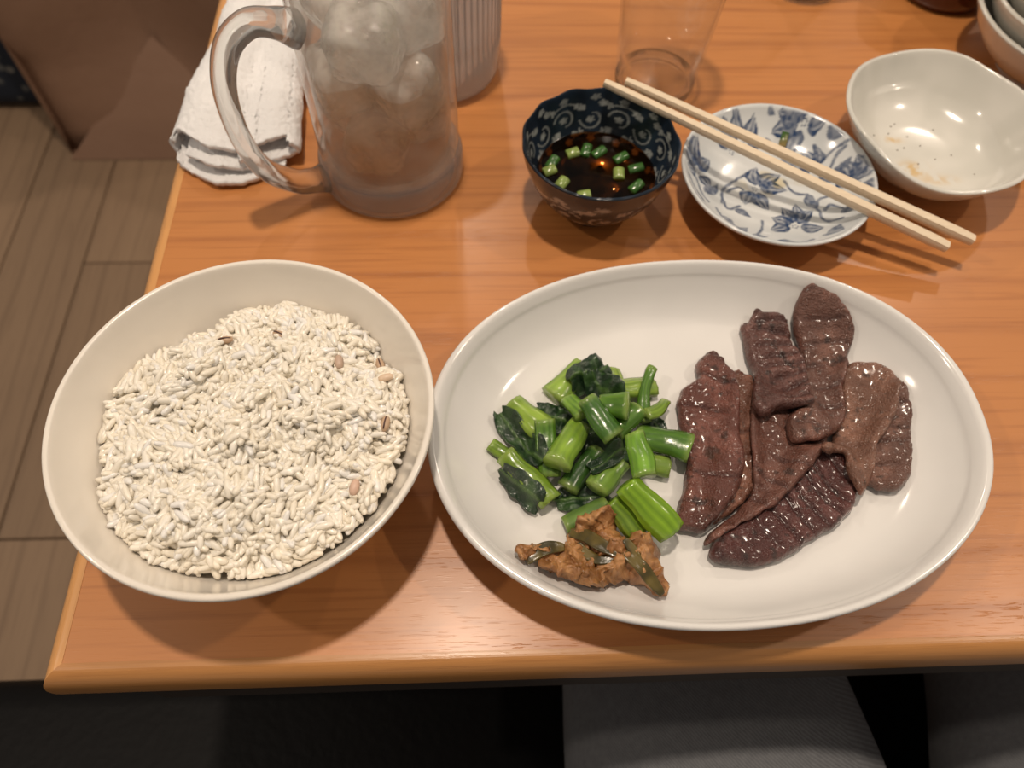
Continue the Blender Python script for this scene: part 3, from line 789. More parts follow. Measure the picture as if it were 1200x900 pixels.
def stem_geo(p0, p1, hw, colr, bend=0.0, ends=(1, 1), flat=0.66, seed=0, hollow=0.25, taper=0.1):
    p0, p1 = np.array(p0) / 1000, np.array(p1) / 1000
    ht = hw * flat; zf = axis_fit(p0, p1, hw, ht)
    d = p1 - p0; s = np.array([-d[1], d[0]])
    n = 16; ts = np.linspace(0, 1, n)
    arch = bend * 4 * ts * (1 - ts)
    path = np.column_stack([p0 + d * ts[:, None] + s * arch[:, None], [zf(t_) for t_ in ts]])
    m = 22; a = np.linspace(0, 2 * np.pi, m, endpoint=False)
    rib = 1 + 0.05 * np.cos(11 * a) * (np.sin(a) > -0.2) + 0.06 * np.sin(2 * a + seed) + 0.05 * np.sin(3 * a + 2 * seed)
    sx, sy = hw * np.cos(a) * rib, ht * np.sin(a) * rib
    sy = sy + np.where(np.sin(a) < 0, hollow * ht * np.exp(-(np.cos(a) / 0.55) ** 2) * 1.2, 0)
    sc = 1 + taper * (ts - 0.5) * 2 + 0.05 * np.sin(ts * 7 + seed); sc[0] *= 0.97; sc[-1] *= 0.97
    V, F = tube(path, np.stack([sx, sy], 1), cap=True, scale=sc)
    V = V + 0.0007 * np.stack([vnoise(V, 140, seed), vnoise(V, 140, seed + 1), vnoise(V, 140, seed + 2)], 1)
    tt = np.repeat(ts, m); aa = np.tile(a, n)
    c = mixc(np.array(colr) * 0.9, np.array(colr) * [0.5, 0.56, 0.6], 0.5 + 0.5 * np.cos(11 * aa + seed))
    c = mixc(c, np.array(colr) * 1.35 + [0.03, 0.02, 0.01], 0.6 * sstep(-0.2, 0.9, vnoise(np.column_stack([tt * 1.5, np.cos(aa), np.sin(aa)]), 1.8, seed)))
    e = np.maximum(sstep(0.14, 0.0, tt) * ends[0], sstep(0.86, 1.0, tt) * ends[1])
    c = mixc(c, PALE, 0.55 * e)
    c = np.concatenate([c, [mixc(colr, PALE, 0.8 * ends[0]), mixc(colr, PALE, 0.8 * ends[1])]])
    hm_stamp(path, hw * 0.9, ht)
    return V, F, c, path
def leaf_geo(p0, p1, w0, w1, seed, lift=0.0, amp=0.0022, rib=True, curl=0.0):
    p0, p1 = np.array(p0) / 1000, np.array(p1) / 1000; d = p1 - p0; L = np.linalg.norm(d); d = d / L; s = np.array([-d[1], d[0]])
    nu, nv = 30, 20
    u, v = np.meshgrid(np.linspace(0, 1, nu), np.linspace(-1, 1, nv), indexing='ij')
    w = (w0 + (w1 - w0) * u) * (1 - 0.35 * np.abs(2 * u - 1) ** 3) * (1 + 0.16 * vnoise(np.stack([u * 5, v * 0 + seed], -1), 1.0, seed))
    uu = u + 0.05 * vnoise(np.stack([v * 3 + seed, u * 0], -1), 1.0, seed + 4)
    X = p0[0] + d[0] * L * uu + s[0] * w * v; Y = p0[1] + d[1] * L * uu + s[1] * w * v
    mask = np.hypot(GXX - (p0[0] + p1[0]) / 2, GYY - (p0[1] + p1[1]) / 2) < L / 2 + max(w0, w1) + 0.003
    B = drape(mask, 0.0004, 10)
    P = np.stack([X, Y], -1)
    Z = hm_at(X, Y, B) + amp * (0.8 + fbm(P, 170, seed, 3)) + 0.6 * amp * np.abs(vnoise(P, 330, seed + 9)) + lift + curl * v * v
    if rib: Z = Z + 0.0011 * np.exp(-(v / 0.12) ** 2)
    th = 0.0007
    top = np.stack([X, Y, Z + th], -1).reshape(-1, 3); bot = np.stack([X, Y, Z], -1).reshape(-1, 3)
    V = np.concatenate([top, bot]); N = nu * nv; F = []
    for i in range(nu - 1):
        for k in range(nv - 1):
            a = i * nv + k; F.append((a, a + nv, a + nv + 1, a + 1)); F.append((N + a, N + a + 1, N + a + nv + 1, N + a + nv))
    edge_ = [i * nv for i in range(nu)] + [(nu - 1) * nv + k for k in range(1, nv)] + [i * nv + nv - 1 for i in range(nu - 2, -1, -1)] + [k for k in range(nv - 2, 0, -1)]
    for a, b in zip(edge_, edge_[1:] + edge_[:1]): F.append((a, b, N + b, N + a))
    n1 = fbm(P, 230, seed + 2, 3)
    c = mixc((0.010, 0.032, 0.012), (0.035, 0.085, 0.022), sstep(-0.2, 0.9, n1))
    vein = np.exp(-(v / 0.10) ** 2) * (0.8 if rib else 0.0)
    c = mixc(c, (0.10, 0.20, 0.035), vein * 0.8).reshape(-1, 3)
    hm_b = np.where(in_poly(GXX, GYY, np.array([(X[i // nv, i % nv], Y[i // nv, i % nv]) for i in edge_])), B + amp + 0.0012, 0)
    global HM
    HM = np.maximum(HM, hm_b)
    return V, F, np.concatenate([c, c])
GREENS = 'chopped boiled greens on the oval plate'
def greens(kind, label, *a, leaf=None, **kw):
    if kind == 'stem':
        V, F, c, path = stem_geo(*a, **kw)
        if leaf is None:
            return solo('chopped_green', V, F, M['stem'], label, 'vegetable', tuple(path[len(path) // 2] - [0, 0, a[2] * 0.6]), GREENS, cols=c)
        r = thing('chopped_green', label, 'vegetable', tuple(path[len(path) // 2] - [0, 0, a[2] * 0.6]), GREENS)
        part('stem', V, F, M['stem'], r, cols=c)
        V, F, c = leaf_geo(*leaf[0], **leaf[1]); part('leaf', V, F, M['leaf'], r, 'dark green wilted leaf', cols=c)
        return r
    V, F, c = leaf_geo(*a, **kw)
    return solo('leafy_green', V, F, M['leaf'], label, 'vegetable', (float(V[:, 0].mean()), float(V[:, 1].mean()), float(V[:, 2].min())), GREENS, cols=c)
# lower layer
greens('leaf', 'dark wilted leaf at the upper left of the greens under the pale stems', (26, 174), (45, 166), 0.006, 0.009, 3)
greens('leaf', 'dark crumpled leaf between the greens and the miso', (33, 127), (59, 129), 0.006, 0.007, 5)
greens('leaf', 'dark leaf in the middle of the greens, mostly covered by stems', (46, 165), (74, 150), 0.013, 0.012, 8)
greens('leaf', 'small dark leaf at the right edge of the greens', (80, 172), (88, 160), 0.005, 0.005, 9)
greens('stem', 'thin pale stem tip at the far left of the greens', (3.5, 155.5), (16, 147), 0.0034, BR, seed=1)
greens('stem', 'pale green stem lying beside the curled dark leaf, upper left', (14.5, 177.5), (29, 161.5), 0.0056, (0.27, 0.41, 0.05), seed=2)
greens('stem', 'upright flat green stem in the second column from left', (29.5, 163), (31, 137.5), 0.0050, MD, seed=3)
greens('stem', 'bright stem with dark leaf along its lower side, lower left', (10.5, 147.5), (31, 125), 0.0056, BR, seed=4, leaf=(((8.5, 140), (26, 123.5), 0.004, 0.0055, 31), dict(amp=0.0012)))
greens('stem', 'grey-green stem just behind the miso paste', (36.5, 114.5), (57, 121.5), 0.0052, (0.15, 0.26, 0.055), seed=5)
greens('stem', 'pale stem end at the top of the greens', (66, 197), (67.5, 182), 0.0050, (0.30, 0.43, 0.06), seed=6)
greens('stem', 'thick green stem pointing at the beef, farther of two', (73, 156), (98, 148.5), 0.0062, MD, seed=7, bend=0.03)
greens('stem', 'pale ribbed stem pointing at the beef, nearer of two', (71, 144.5), (88, 142.5), 0.0052, (0.25, 0.38, 0.06), seed=8)
greens('stem', 'bright short stem beside the miso, smaller of two', (57, 121.5), (69.5, 108.5), 0.0057, BR, seed=9, ends=(0, 0.3), flat=0.85, hollow=0)
greens('stem', 'bright fat stem beside the miso, larger of two', (63, 126), (82.5, 107.5), 0.0068, (0.25, 0.44, 0.022), seed=10, ends=(0, 0.3), flat=0.85, hollow=0)
# upper layer
greens('leaf', 'dark curled leaf with a raised midrib at the left of the greens', (8, 173), (26.5, 143.5), 0.0055, 0.0065, 12, amp=0.0016)
greens('stem', 'dark green stem slanting to the miso in the middle of the pile', (54.5, 151), (38.5, 131), 0.0052, DK, seed=11)
greens('stem', 'pale stem at upper right lying crosswise', (66, 181.5), (86.5, 186.5), 0.0056, (0.29, 0.43, 0.055), seed=12)
greens('stem', 'pale stem wrapped in a dark leaf at the top of the pile', (53, 198.5), (35.5, 180.5), 0.0066, (0.27, 0.42, 0.06), seed=13, leaf=(((43, 186.5), (63, 195), 0.006, 0.0085, 41), dict(amp=0.0030)))
greens('leaf', 'black-green crumpled leaf below the topmost stem', (54, 190), (66, 171), 0.008, 0.008, 14, amp=0.0026)
greens('stem', 'thin upright stem at the right edge of the greens', (85.8, 193.5), (78.5, 164), 0.0028, MD, seed=15, bend=-0.08)
greens('stem', 'thin curved stem fragment leaning on the right edge', (91, 176.5), (78, 166), 0.0032, BR, seed=16, bend=0.1)
greens('stem', 'stubby green stem piece at the right of the pile centre', (75, 167), (62, 156), 0.0058, MD, seed=17)
greens('stem', 'brightest wide stem standing out in the middle of the pile', (47, 163.5), (33.5, 139), 0.0064, (0.25, 0.41, 0.045), seed=18, taper=0.15)
greens('stem', 'short knobbly stem above the brightest middle stem', (41.5, 176.5), (48.5, 165), 0.0042, (0.18, 0.34, 0.04), seed=19)
greens('stem', 'round cut stem end at the centre top of the pile', (56.5, 168.5), (68.5, 165.5), 0.0060, MD, seed=20, flat=0.8)
greens('stem', 'dark green folded stem lying across the centre', (48.5, 168.5), (60.5, 150), 0.0050, (0.07, 0.18, 0.025), seed=21)
greens('stem', 'pale stem half covered by a dark leaf, below the centre', (65, 143.5), (51.5, 129), 0.0054, (0.19, 0.33, 0.05), seed=22, leaf=(((49, 138), (65, 146), 0.004, 0.004, 51), dict(amp=0.001)))
greens('stem', 'steep green stem at lower right above the two bright stems', (68.5, 148.5), (71.5, 127.5), 0.0055, (0.17, 0.36, 0.03), seed=23)

# ------------------------------------------------------------------ miso paste with pickled chili
miso_poly = [(12.8, 100.3), (24.2, 103.1), (34.7, 104.3), (37.9, 109.9), (44.8, 116.1), (52.2, 118.0), (57.6, 114.5), (60.4, 106.4), (68.0, 105.8), (77.0, 103.6), (76.2, 94.7), (79.2, 86.4), (75.6, 79.7), (65.5, 86.8), (57.4, 87.0), (46.1, 83.2), (34.3, 87.6), (24.9, 89.9), (21.8, 96.2), (15.6, 95.2)]
def mrel(P, d):
    c = np.array([0.053, 0.101]); q = np.exp(-((P - c) ** 2 / [0.020 ** 2, 0.012 ** 2]).sum(1))
    return 0.0070 * q + 0.0050 * fbm(P, 105, 71, 2) + 0.0034 * (0.5 - np.abs(vnoise(P, 230, 72))) + 0.0016 * fbm(P, 520, 73, 2)
V, F, info, pl = slab(miso_poly, 0.0085, mrel, step=0.0009, edge=0.005, seed=77, stiff=6)
dsp = np.stack([fbm(V, 260, 90 + k, 3) for k in range(3)], 1) * [0.0016, 0.0016, 0.0013] + np.stack([vnoise(V, 800, 95 + k) for k in range(3)], 1) * 0.0005
V = V + dsp * (V[:, 2:3] > 0.009)
P = V[:, :2]; n1 = fbm(P, 160, 81, 3); n2 = fbm(P, 600, 82, 2)
c = mixc((0.27, 0.115, 0.036), (0.45, 0.225, 0.085), sstep(-0.5, 0.6, n1 + 0.5 * n2))
c = mixc(c, (0.20, 0.085, 0.022), 0.6 * sstep(0.3, 0.9, fbm(P, 90, 85, 2)))
miso = thing('miso_paste', 'lumpy orange-brown miso paste with olive pickled chili beside the greens', 'condiment', (0.05, 0.098, 0.0078))
part('paste', V, F, M['miso'], miso, cols=c)
def chili(path, w, thk, seed):
    p = catmull(np.array(path) / 1000.0, 6)
    z = hm_at(p[:, 0], p[:, 1], HM); z = np.convolve(np.pad(z, 5, 'edge'), np.ones(11) / 11, 'valid')
    p3 = np.column_stack([p, z + thk * 0.3 - 0.0005])
    a = np.linspace(0, 2 * np.pi, 14, endpoint=False)
    sec = np.stack([w * np.cos(a), thk * np.sin(a) + 0.35 * w * np.cos(a) ** 2], 1)
    ts = np.linspace(0, 1, len(p)); sc = 0.35 + 0.75 * np.sin(np.pi * np.clip(ts * 0.9 + 0.08, 0, 1)) ** 0.7
    V, F = tube(p3, sec, scale=sc)
    n1 = fbm(V, 200, seed, 2)
    part('chili_piece', V, F, M['chili'], miso, 'olive green pickled chili piece', cols=mixc((0.045, 0.036, 0.010), (0.13, 0.095, 0.022), sstep(-0.5, 0.7, n1)))
chili([(38.5, 109.5), (45, 106.5), (51, 101), (59, 96)], 0.0030, 0.0011, 1)
chili([(41, 104), (43.5, 99.5), (49, 95.5), (56, 95)], 0.0022, 0.0010, 2)
chili([(17.5, 94.5), (23, 98.5), (29, 101), (35, 101.5)], 0.0028, 0.0010, 3)
chili([(60, 97), (66, 92), (71, 86), (75.5, 80.5)], 0.0028, 0.0012, 4)
chili([(60.5, 103), (64, 98), (66.5, 93.5)], 0.0020, 0.0010, 5)

# ------------------------------------------------------------------ ink drawing on ceramics
def seg_dist(P, pts):
    d = np.full(len(P), 1e9)
    for a, b in zip(pts[:-1], pts[1:]):
        ab = b - a; t_ = np.clip(((P - a) @ ab) / (ab @ ab + 1e-12), 0, 1)
        d = np.minimum(d, np.linalg.norm(P - a - t_[:, None] * ab, axis=1))
    return d
def petal(P, a, b, w):
    """pointed petal from a (base) to b (tip); returns signed coverage coordinate (<1 inside) and position along"""
    ab = b - a; L = np.linalg.norm(ab) + 1e-9; d = ab / L
    u = ((P - a) @ d) / L; v = (P - a) @ np.array([-d[1], d[0]])
    v = v - 0.10 * L * np.sin(np.pi * np.clip(u, 0, 1)) * (1 if (a[0] + b[1]) % 2 < 1 else -1)
    prof = np.where((u > 0) & (u < 1), w * np.sin(np.pi * np.clip(u, 0, 1) ** 0.75), 0)
    return np.where((u > 0) & (u < 1), np.abs(v) - prof, 1e3), u, np.abs(v) / (prof + 1e-6)

# ------------------------------------------------------------------ small painted plate
SP = np.array([0.1744, 0.3209])
sp_prof = [(0, 0.004), (0.024, 0.004), (0.0255, 0.0), (0.029, 0.0), (0.0305, 0.004), (0.040, 0.0095), (0.050, 0.0178), (0.0555, 0.0232), (0.0566, 0.0250), (0.0563, 0.0260), (0.0553, 0.0262), (0.0540, 0.0250)]
inner = catmull([(0.0540, 0.0250), (0.050, 0.0200), (0.043, 0.0138), (0.034, 0.0096), (0.022, 0.0075), (0.010, 0.0068), (0, 0.0066)], 24)
fine_r = np.linspace(0.0540, 0.0003, 170)
fine = [(r, float(np.interp(r, inner[::-1, 0], inner[::-1, 1]))) for r in fine_r]
V, F = lathe(sp_prof[:-1] + fine + [(0, 0.0066)], 380, (SP[0], SP[1], 0))
loc = (V[:, :2] - SP) * 1000
base_c = mixc((0.60, 0.625, 0.63), (0.655, 0.67, 0.665), sstep(-0.6, 0.6, fbm(loc, 0.05, 3, 2)))
FL = [((9.3, -27.6), [(-4.2, -30.8), (-1.5, -20.5), (5.5, -12.5), (13.8, -10.5), (21.5, -16.3), (22.9, -30.6)], 2.6),
      ((48.3, -3.3), [(44.0, 13.7), (50.7, 12.9), (53.7, 3.5), (52.2, -13.5), (41.3, 6.4)], 2.3),
      ((26.5, 44.0), [(9.4, 42.7), (12.4, 50.9), (22.5, 50.6), (18.8, 30.0), (37.3, 41.3)], 3.0),
      ((-43.9, 10.0), [(-51.4, 19.5), (-42.2, 29.4), (-34.6, 20.9), (-51.4, 8.1), (-36.8, 2.0)], 2.5),
      ((-7.7, 3.7), [(-4.2, 19.3), (8.7, 13.6), (9.6, 2.4), (-3.0, -11.8), (-15.6, -7.8)], 2.9),
      ((31.2, 15.5), [(19.7, 24.5), (25.3, 29.6), (33.2, 28.5), (16.1, 16.7), (38.3, 4.7)], 2.2),
      ((-9.9, 36.9), [(-15.3, 51.9), (-3.9, 50.4), (3.3, 37.6)], 2.4), ((-18.0, 31.0), [(-29, 37), (-25, 43), (-18, 46)], 1.8)]
LV = [((-33.7, -22.1), (-28.0, -29.9)), ((-29.3, -36.1), (-19.7, -29.4)), ((-41.9, -3.7), (-30.2, 5.4)), ((-18.0, -36.6), (-9.6, -38.4)), ((39.2, 37.9), (46.9, 28.3)), ((-24.3, 47.6), (-20.5, 40.7)), ((4.8, 55.0), (9.4, 50.5)),
      ((5.1, 41.2), (5.6, 31.8)), ((31.0, -33.4), (20.3, -42.3)), ((-6.2, -42.4), (4.6, -47.1)), ((40.0, 11.2), (49.0, 15.7)), ((23.1, -1.5), (26.2, -15.5)), ((36, -22), (45, -17)), ((-24, -14), (-15, -20)), ((12, 26), (19, 20))]
CU = [[(-30.6, -9.7), (-27.1, 2.6), (-18.0, 10.4), (-9.3, 16.9)], [(-29.7, -5.5), (-27.8, -14.1), (-20.2, -10.6)], [(-25.5, 0.6), (-17.9, 4.7), (-14.7, 1.7)], [(25.4, -15.3), (28.4, -6.9), (35.0, -5.6), (40.6, -8.1)], [(26.2, -15.5), (27.0, -26.1), (35.2, -26.7)],
      [(29.1, -16.6), (33.2, -12.7), (38.0, -17.7)], [(31.5, 17.5), (39.5, 23.9), (48.1, 25.2)], [(32.3, 31.1), (33.4, 26.0), (36.4, 24.0)], [(38.6, 11.8), (41.2, 19.2), (46.3, 23.1)], [(21.0, -40.7), (28.7, -38.5), (31.3, -33.5)],
      [(-8.5, -22.7), (-12.5, -32.7), (-21.4, -40.1)], [(-45.8, 4.6), (-43.8, -6.4), (-40.6, -12.2)], [(-5.9, -46.2), (3.4, -48.1), (13.3, -43.9)], [(-51.4, 1.7), (-48.9, -6.6), (-44.2, -14.9)], [(11.7, 10.0), (15.1, 0.2), (23.1, -1.5)],
      [(-36, -16), (-33, -26), (-24, -33)], [(38, 41), (30, 47), (22, 50)]]
ink = np.zeros(len(V)); inner_mask = np.zeros(len(V), bool)
nin = len(sp_prof) - 1; inner_mask[nin * 380 + 0 - 380 * 1:] = True
wob = np.stack([vnoise(loc, 0.35, 5), vnoise(loc, 0.35, 6)], 1) * 0.5
Q = loc + wob
for ctr, tips, w in FL:
    ctr = np.array(ctr)
    for tp in tips:
        tp = ctr + (np.array(tp) - ctr) * 1.12; a = ctr + (tp - ctr) * 0.18
        d, u, q = petal(Q, a, tp, w * 1.85)
        cov = sstep(0.35, -0.35, d)
        tone = 0.80 + 0.20 * sstep(0.25, 0.85, q) + 0.25 * (1 - u)       # darker outline, paler middle
        tone = tone * (1 - 0.55 * np.exp(-((q - 0.35) / 0.16) ** 2) * sstep(0.1, 0.5, u))
        ink = np.maximum(ink, cov * np.clip(tone, 0, 1))
    for k in range(5):
        a = k * 1.256; dd = np.linalg.norm(Q - ctr - 1.5 * np.array([math.cos(a), math.sin(a)]), axis=1)
        ink = np.maximum(ink, 0.9 * sstep(0.75, 0.35, dd))
for a, b in LV:
    d, u, q = petal(Q, np.array(a), np.array(b), 0.22 * math.dist(a, b) + 0.4)
    ink = np.maximum(ink, 0.85 * sstep(0.35, -0.35, d))
for k in CU:
    d = seg_dist(Q, catmull(k, 6)); ink = np.maximum(ink, 0.85 * sstep(1.25, 0.55, d))
ink = ink * inner_mask * (0.8 + 0.2 * vnoise(loc, 0.6, 9))
c = mixc(base_c, (0.022, 0.050, 0.125), np.clip(ink * 1.1, 0, 1))
stain = np.exp(-(((loc - [2, 8]) / [15, 11]) ** 2).sum(1)) * sstep(-0.1, 0.5, vnoise(loc, 0.13, 14)) * inner_mask
c = mixc(c, c * [0.85, 0.66, 0.30], 0.8 * stain)
splate = thing('small_plate', 'small round plate painted with blue flowers, under the chopsticks', 'plate', (SP[0], SP[1], 0))
part('dish', V, F, M['paint_glaze'], splate, cols=c)

# ------------------------------------------------------------------ grey bowl with stain, and the stack of bowls
GB = np.array([0.2775, 0.3545])
gb_prof = catmull([(0, 0.004), (0.022, 0.004), (0.0235, 0.0), (0.027, 0.0), (0.0285, 0.005), (0.038, 0.0135), (0.048, 0.026), (0.0545, 0.0395), (0.0572, 0.0458), (0.0570, 0.0476), (0.0556, 0.0480), (0.0543, 0.0466), (0.0505, 0.0370),
                   (0.044, 0.0240), (0.036, 0.0150), (0.025, 0.0095), (0.012, 0.0078), (0, 0.0075)], 5)
def wob_bowl(th, r, z, k):
    f = sstep(0.02, 0.057, r)
    rr = r * (1 + f * (0.05 * np.cos(2 * (th - 1.32)) + 0.010 * np.sin(3 * th + 1.0) + 0.006 * np.sin(5 * th) - 0.03 * np.exp(-((th - 0.75) / 0.25) ** 2)))
    return rr, z + f * (0.0016 * np.sin(2 * th + 1) + 0.0012 * np.sin(5 * th + 2)) * (z > 0.02)
gbs = gb_prof * [1.045, 0.77]
V, F = lathe([(max(0, a), b) for a, b in gbs], 200, (GB[0], GB[1], 0), wob_bowl)
loc = (V[:, :2] - GB) * 1000
c = mixc((0.60, 0.585, 0.53), (0.66, 0.64, 0.585), sstep(-0.6, 0.6, fbm(loc, 0.06, 4, 2)))
top_in = np.arange(len(V)) > 11 * 5 * 200
st = (np.exp(-(((loc - [-8, -14]) / [7, 6]) ** 2).sum(1)) + 0.7 * np.exp(-(((loc - [-14, 12]) / [6, 2.2]) ** 2).sum(1)) + 0.5 * np.exp(-(((loc - [4, -24]) / [10, 4]) ** 2).sum(1))) * sstep(-0.5, 0.4, fbm(loc, 0.25, 6, 2)) * top_in
c = mixc(c, (0.60, 0.40, 0.16), np.clip(1.3 * st, 0, 0.85))
gbowl = thing('grey_bowl', 'grey-white glazed bowl, empty with a yellow stain, beside the blue plate', 'bowl', (GB[0], GB[1], 0))
part('bowl_body', V, F, M['paint_glaze'], gbowl, cols=c)
inn = gbs[60:][::-1]
sp_parts = []
for (sx, sy) in [(-26, 14), (-12, 23), (-9, 25), (-15, 17), (-8, 5), (-13, 3), (3, 7), (-3, -9), (9, -5), (20, -2), (-22, -8), (15, 20), (26, -22), (-3, 15)]:
    r = math.hypot(sx, sy) / 1000; z = float(np.interp(r, inn[:, 0], inn[:, 1])) + 0.0002
    v, f = lathe([(0, 0), (0.00045, 0), (0.0003, 0.0003), (0, 0.00035)], 8, (GB[0] + sx / 1000, GB[1] + sy / 1000, z)); sp_parts.append((v, f))
V, F = join(sp_parts)
o = part('pepper_speck', V, F, simple('pepper', (0.10, 0.055, 0.03), 0.6), gbowl, 'scattered dark specks'); o['kind'] = 'stuff'

def stacked_bowl(k, label):
    cx, cy, dz, s = 0.3960, 0.4440, 0.0125 * k, 1.17 - 0.025 * k
    pr = [(max(0, a * s), b * 0.92) for a, b in gb_prof]
    def wb(th, r, z, j): return r * (1 + 0.018 * np.sin(2 * th + k) + 0.008 * np.sin(5 * th + 2 * k)), z + 0.001 * np.sin(3 * th + k) * (r > 0.045)
    V, F = lathe(pr, 120, (cx + 0.002 * k, cy - 0.001 * k, dz), wb)
    return solo('stacked_bowl', V, F, M['grey_bowl'], label, 'bowl', (cx + 0.002 * k, cy - 0.001 * k, dz), 'nested bowls at the table\'s right')
stacked_bowl(0, 'lowest grey bowl of the nested stack by the right picture edge')
stacked_bowl(1, 'middle grey bowl of the nested stack by the right picture edge')
stacked_bowl(2, 'topmost grey bowl of the nested stack by the right picture edge')

# ------------------------------------------------------------------ dip bowl with soy sauce and spring onion
DB = np.array([0.0683, 0.3227])
db_out = catmull([(0, 0.0035), (0.0175, 0.0035), (0.0185, 0.0), (0.0212, 0.0), (0.0222, 0.004), (0.0300, 0.0105), (0.0372, 0.0215), (0.0415, 0.0335), (0.0438, 0.0440), (0.0441, 0.0455)], 8)
db_in = catmull([(0.0441, 0.0455), (0.0436, 0.0463), (0.0424, 0.0458), (0.0400, 0.0360), (0.0355, 0.0235), (0.0285, 0.0135), (0.018, 0.0080), (0.008, 0.0066), (0, 0.0064)], 18)
prof = [(max(0, a), b) for a, b in np.concatenate([db_out, db_in[1:]])]
def scallop(th, r, z, k):
    f = sstep(0.018, 0.046, z)
    return r * (1 + 0.008 * f * np.cos(13 * th + 0.6)), z + 0.0004 * f * np.cos(13 * th + 0.6)
V, F = lathe(prof, 300, (DB[0], DB[1], 0), scallop)
kk = np.concatenate([np.full(1 if p[0] < 1e-6 else 300, i) for i, p in enumerate(prof)])
loc = (V[:, :2] - DB) * 1000; th_ = np.arctan2(loc[:, 1], loc[:, 0]); zz = V[:, 2] * 1000
is_in = kk >= len(db_out)
# karakusa: repeated scrolling vine in (angle*radius, height) space
def karakusa(U, H, period, seed, leafs=True):
    """U along the wall (mm), H up the wall (mm); cell = one scroll"""
    cell = np.floor(U / period); u = U - (cell + 0.5) * period; flip = np.where(cell % 2 == 0, 1, -1)
    h = (H - 20) * flip
    line = np.zeros(len(U)); blob = np.zeros(len(U))
    P = np.stack([u, h], 1)
    sp = []
    for a in np.linspace(0.2, 4.6, 22): sp.append((9.2 * (1 - a / 8) * math.cos(a) * 0.8, 9.5 * (1 - a / 8) * math.sin(a)))
    line = np.maximum(line, sstep(0.8, 0.35, seg_dist(P, np.array(sp))))
    line = np.maximum(line, sstep(0.75, 0.35, np.abs(h - 3.0 * np.sin(U * 2 * np.pi / (2 * period)) * flip - 9)))
    lv = [(0.5, 1.0, 0.3), (-5.5, -11.5, 1.2), (6.5, -8.5, 2.4), (7.5, 9.5, 0.8), (-8.0, 8.5, 2.0), (0, 14.5, 1.5), (-1.5, -16, 0.2)]
    if leafs:
        for lx, ly, an in lv:
            for q, rr in ((0, 1.35), (1.15, 1.0), (-1.15, 1.0), (2.4, 0.8), (-2.4, 0.8)):
                cx, cy = lx + 1.75 * math.cos(an + q), ly + 1.75 * math.sin(an + q)
                blob = np.maximum(blob, sstep(rr + 0.3, rr - 0.3, np.hypot(u - cx, h - cy)))
            blob = np.maximum(blob, sstep(1.3, 0.9, np.hypot(u - lx, h - ly)))
    return line, blob
arc = np.concatenate([[0], np.cumsum(np.hypot(np.diff([p[0] for p in prof]), np.diff([p[1] for p in prof])))]) * 1000
H_in = arc[-1] - arc[kk]; R = np.hypot(loc[:, 0], loc[:, 1])
ln, bl = karakusa(th_ / (2 * np.pi) * 14 * 16.0, (H_in - 49) * 1.25 + 20, 16.0, 1)
pt = np.maximum(ln * 0.75, bl * 0.9) * is_in
ln2, bl2 = karakusa(th_ / (2 * np.pi) * 10 * 15.0, (zz - 22) * 1.15 + 20, 15.0, 2)
pt2 = np.maximum(ln2 * 0.9, bl2 * 0.9) * (~is_in) * sstep(3, 6, zz)
c = np.where(is_in[:, None], mixc((0.008, 0.014, 0.023), (0.014, 0.025, 0.042), sstep(-0.5, 0.5, fbm(loc, 0.12, 2, 2))), np.array((0.030, 0.026, 0.030)))
c = mixc(c, (0.34, 0.36, 0.34), np.clip(pt * (0.85 + 0.2 * vnoise(loc, 0.3, 3)), 0, 1))
c = mixc(c, (0.42, 0.36, 0.30), np.clip(pt2, 0, 1) * 0.9)
rim = np.exp(-((kk - len(db_out) - 6) / 9.0) ** 2)
c = mixc(c, (0.012, 0.013, 0.016), rim)
dip = thing('dip_bowl', 'small dark blue bowl with pale vine pattern holding brown sauce', 'bowl', (DB[0], DB[1], 0))
part('bowl_body', V, F, M['dark_glaze'], dip, cols=c)
SZ = 0.0222
inn = db_in[::-1]; inr = lambda z: float(np.interp(z, inn[:, 1], inn[:, 0]))
sp_ = [(0, 0.0068)] + [(inr(z) - 0.0005, z + 0.0003) for z in np.linspace(0.0069, SZ, 9)] + [(inr(SZ) - 0.0012, SZ + 0.0002), (0, SZ + 0.0002)]
V, F = lathe(sp_, 96, (DB[0], DB[1], 0))
solo('dipping_sauce', V, F, M['soy'], 'dark brown dipping sauce filling the small vine-patterned bowl', 'sauce', (DB[0], DB[1], 0.0068))
SCAL = [(-12.5, 15.5, 0.3, 1, 'pale spring onion piece at the far edge of the sauce'), (-4.5, 17.5, 1.2, 0, 'dark green spring onion piece touching the far bowl wall'), (3.0, 16.0, 0.6, 0, 'thin green spring onion sliver right of the far dark piece'),
        (15.5, 11.5, 0.5, 0, 'wide dark green spring onion piece at upper right in the sauce'), (-25.0, 8.0, 1.0, 0, 'green spring onion piece at the left wall of the sauce bowl'), (-27.0, 1.5, 0.4, 1, 'bright pale spring onion piece at the left wall, below the green one'),
        (-20.5, -8.5, 0.9, 1, 'pale spring onion piece at lower left in the sauce'), (13.0, -1.5, 1.5, 1, 'large pale spring onion piece floating right of the sauce centre'), (23.5, 3.0, 0.2, 0, 'dark spring onion piece at the right wall of the sauce bowl'),
        (-8.5, -18.0, 0.1, 1, 'pale spring onion piece under the near rim of the sauce bowl'), (22.0, -11.5, 0.7, 0, 'dark spring onion piece at lower right in the sauce')]
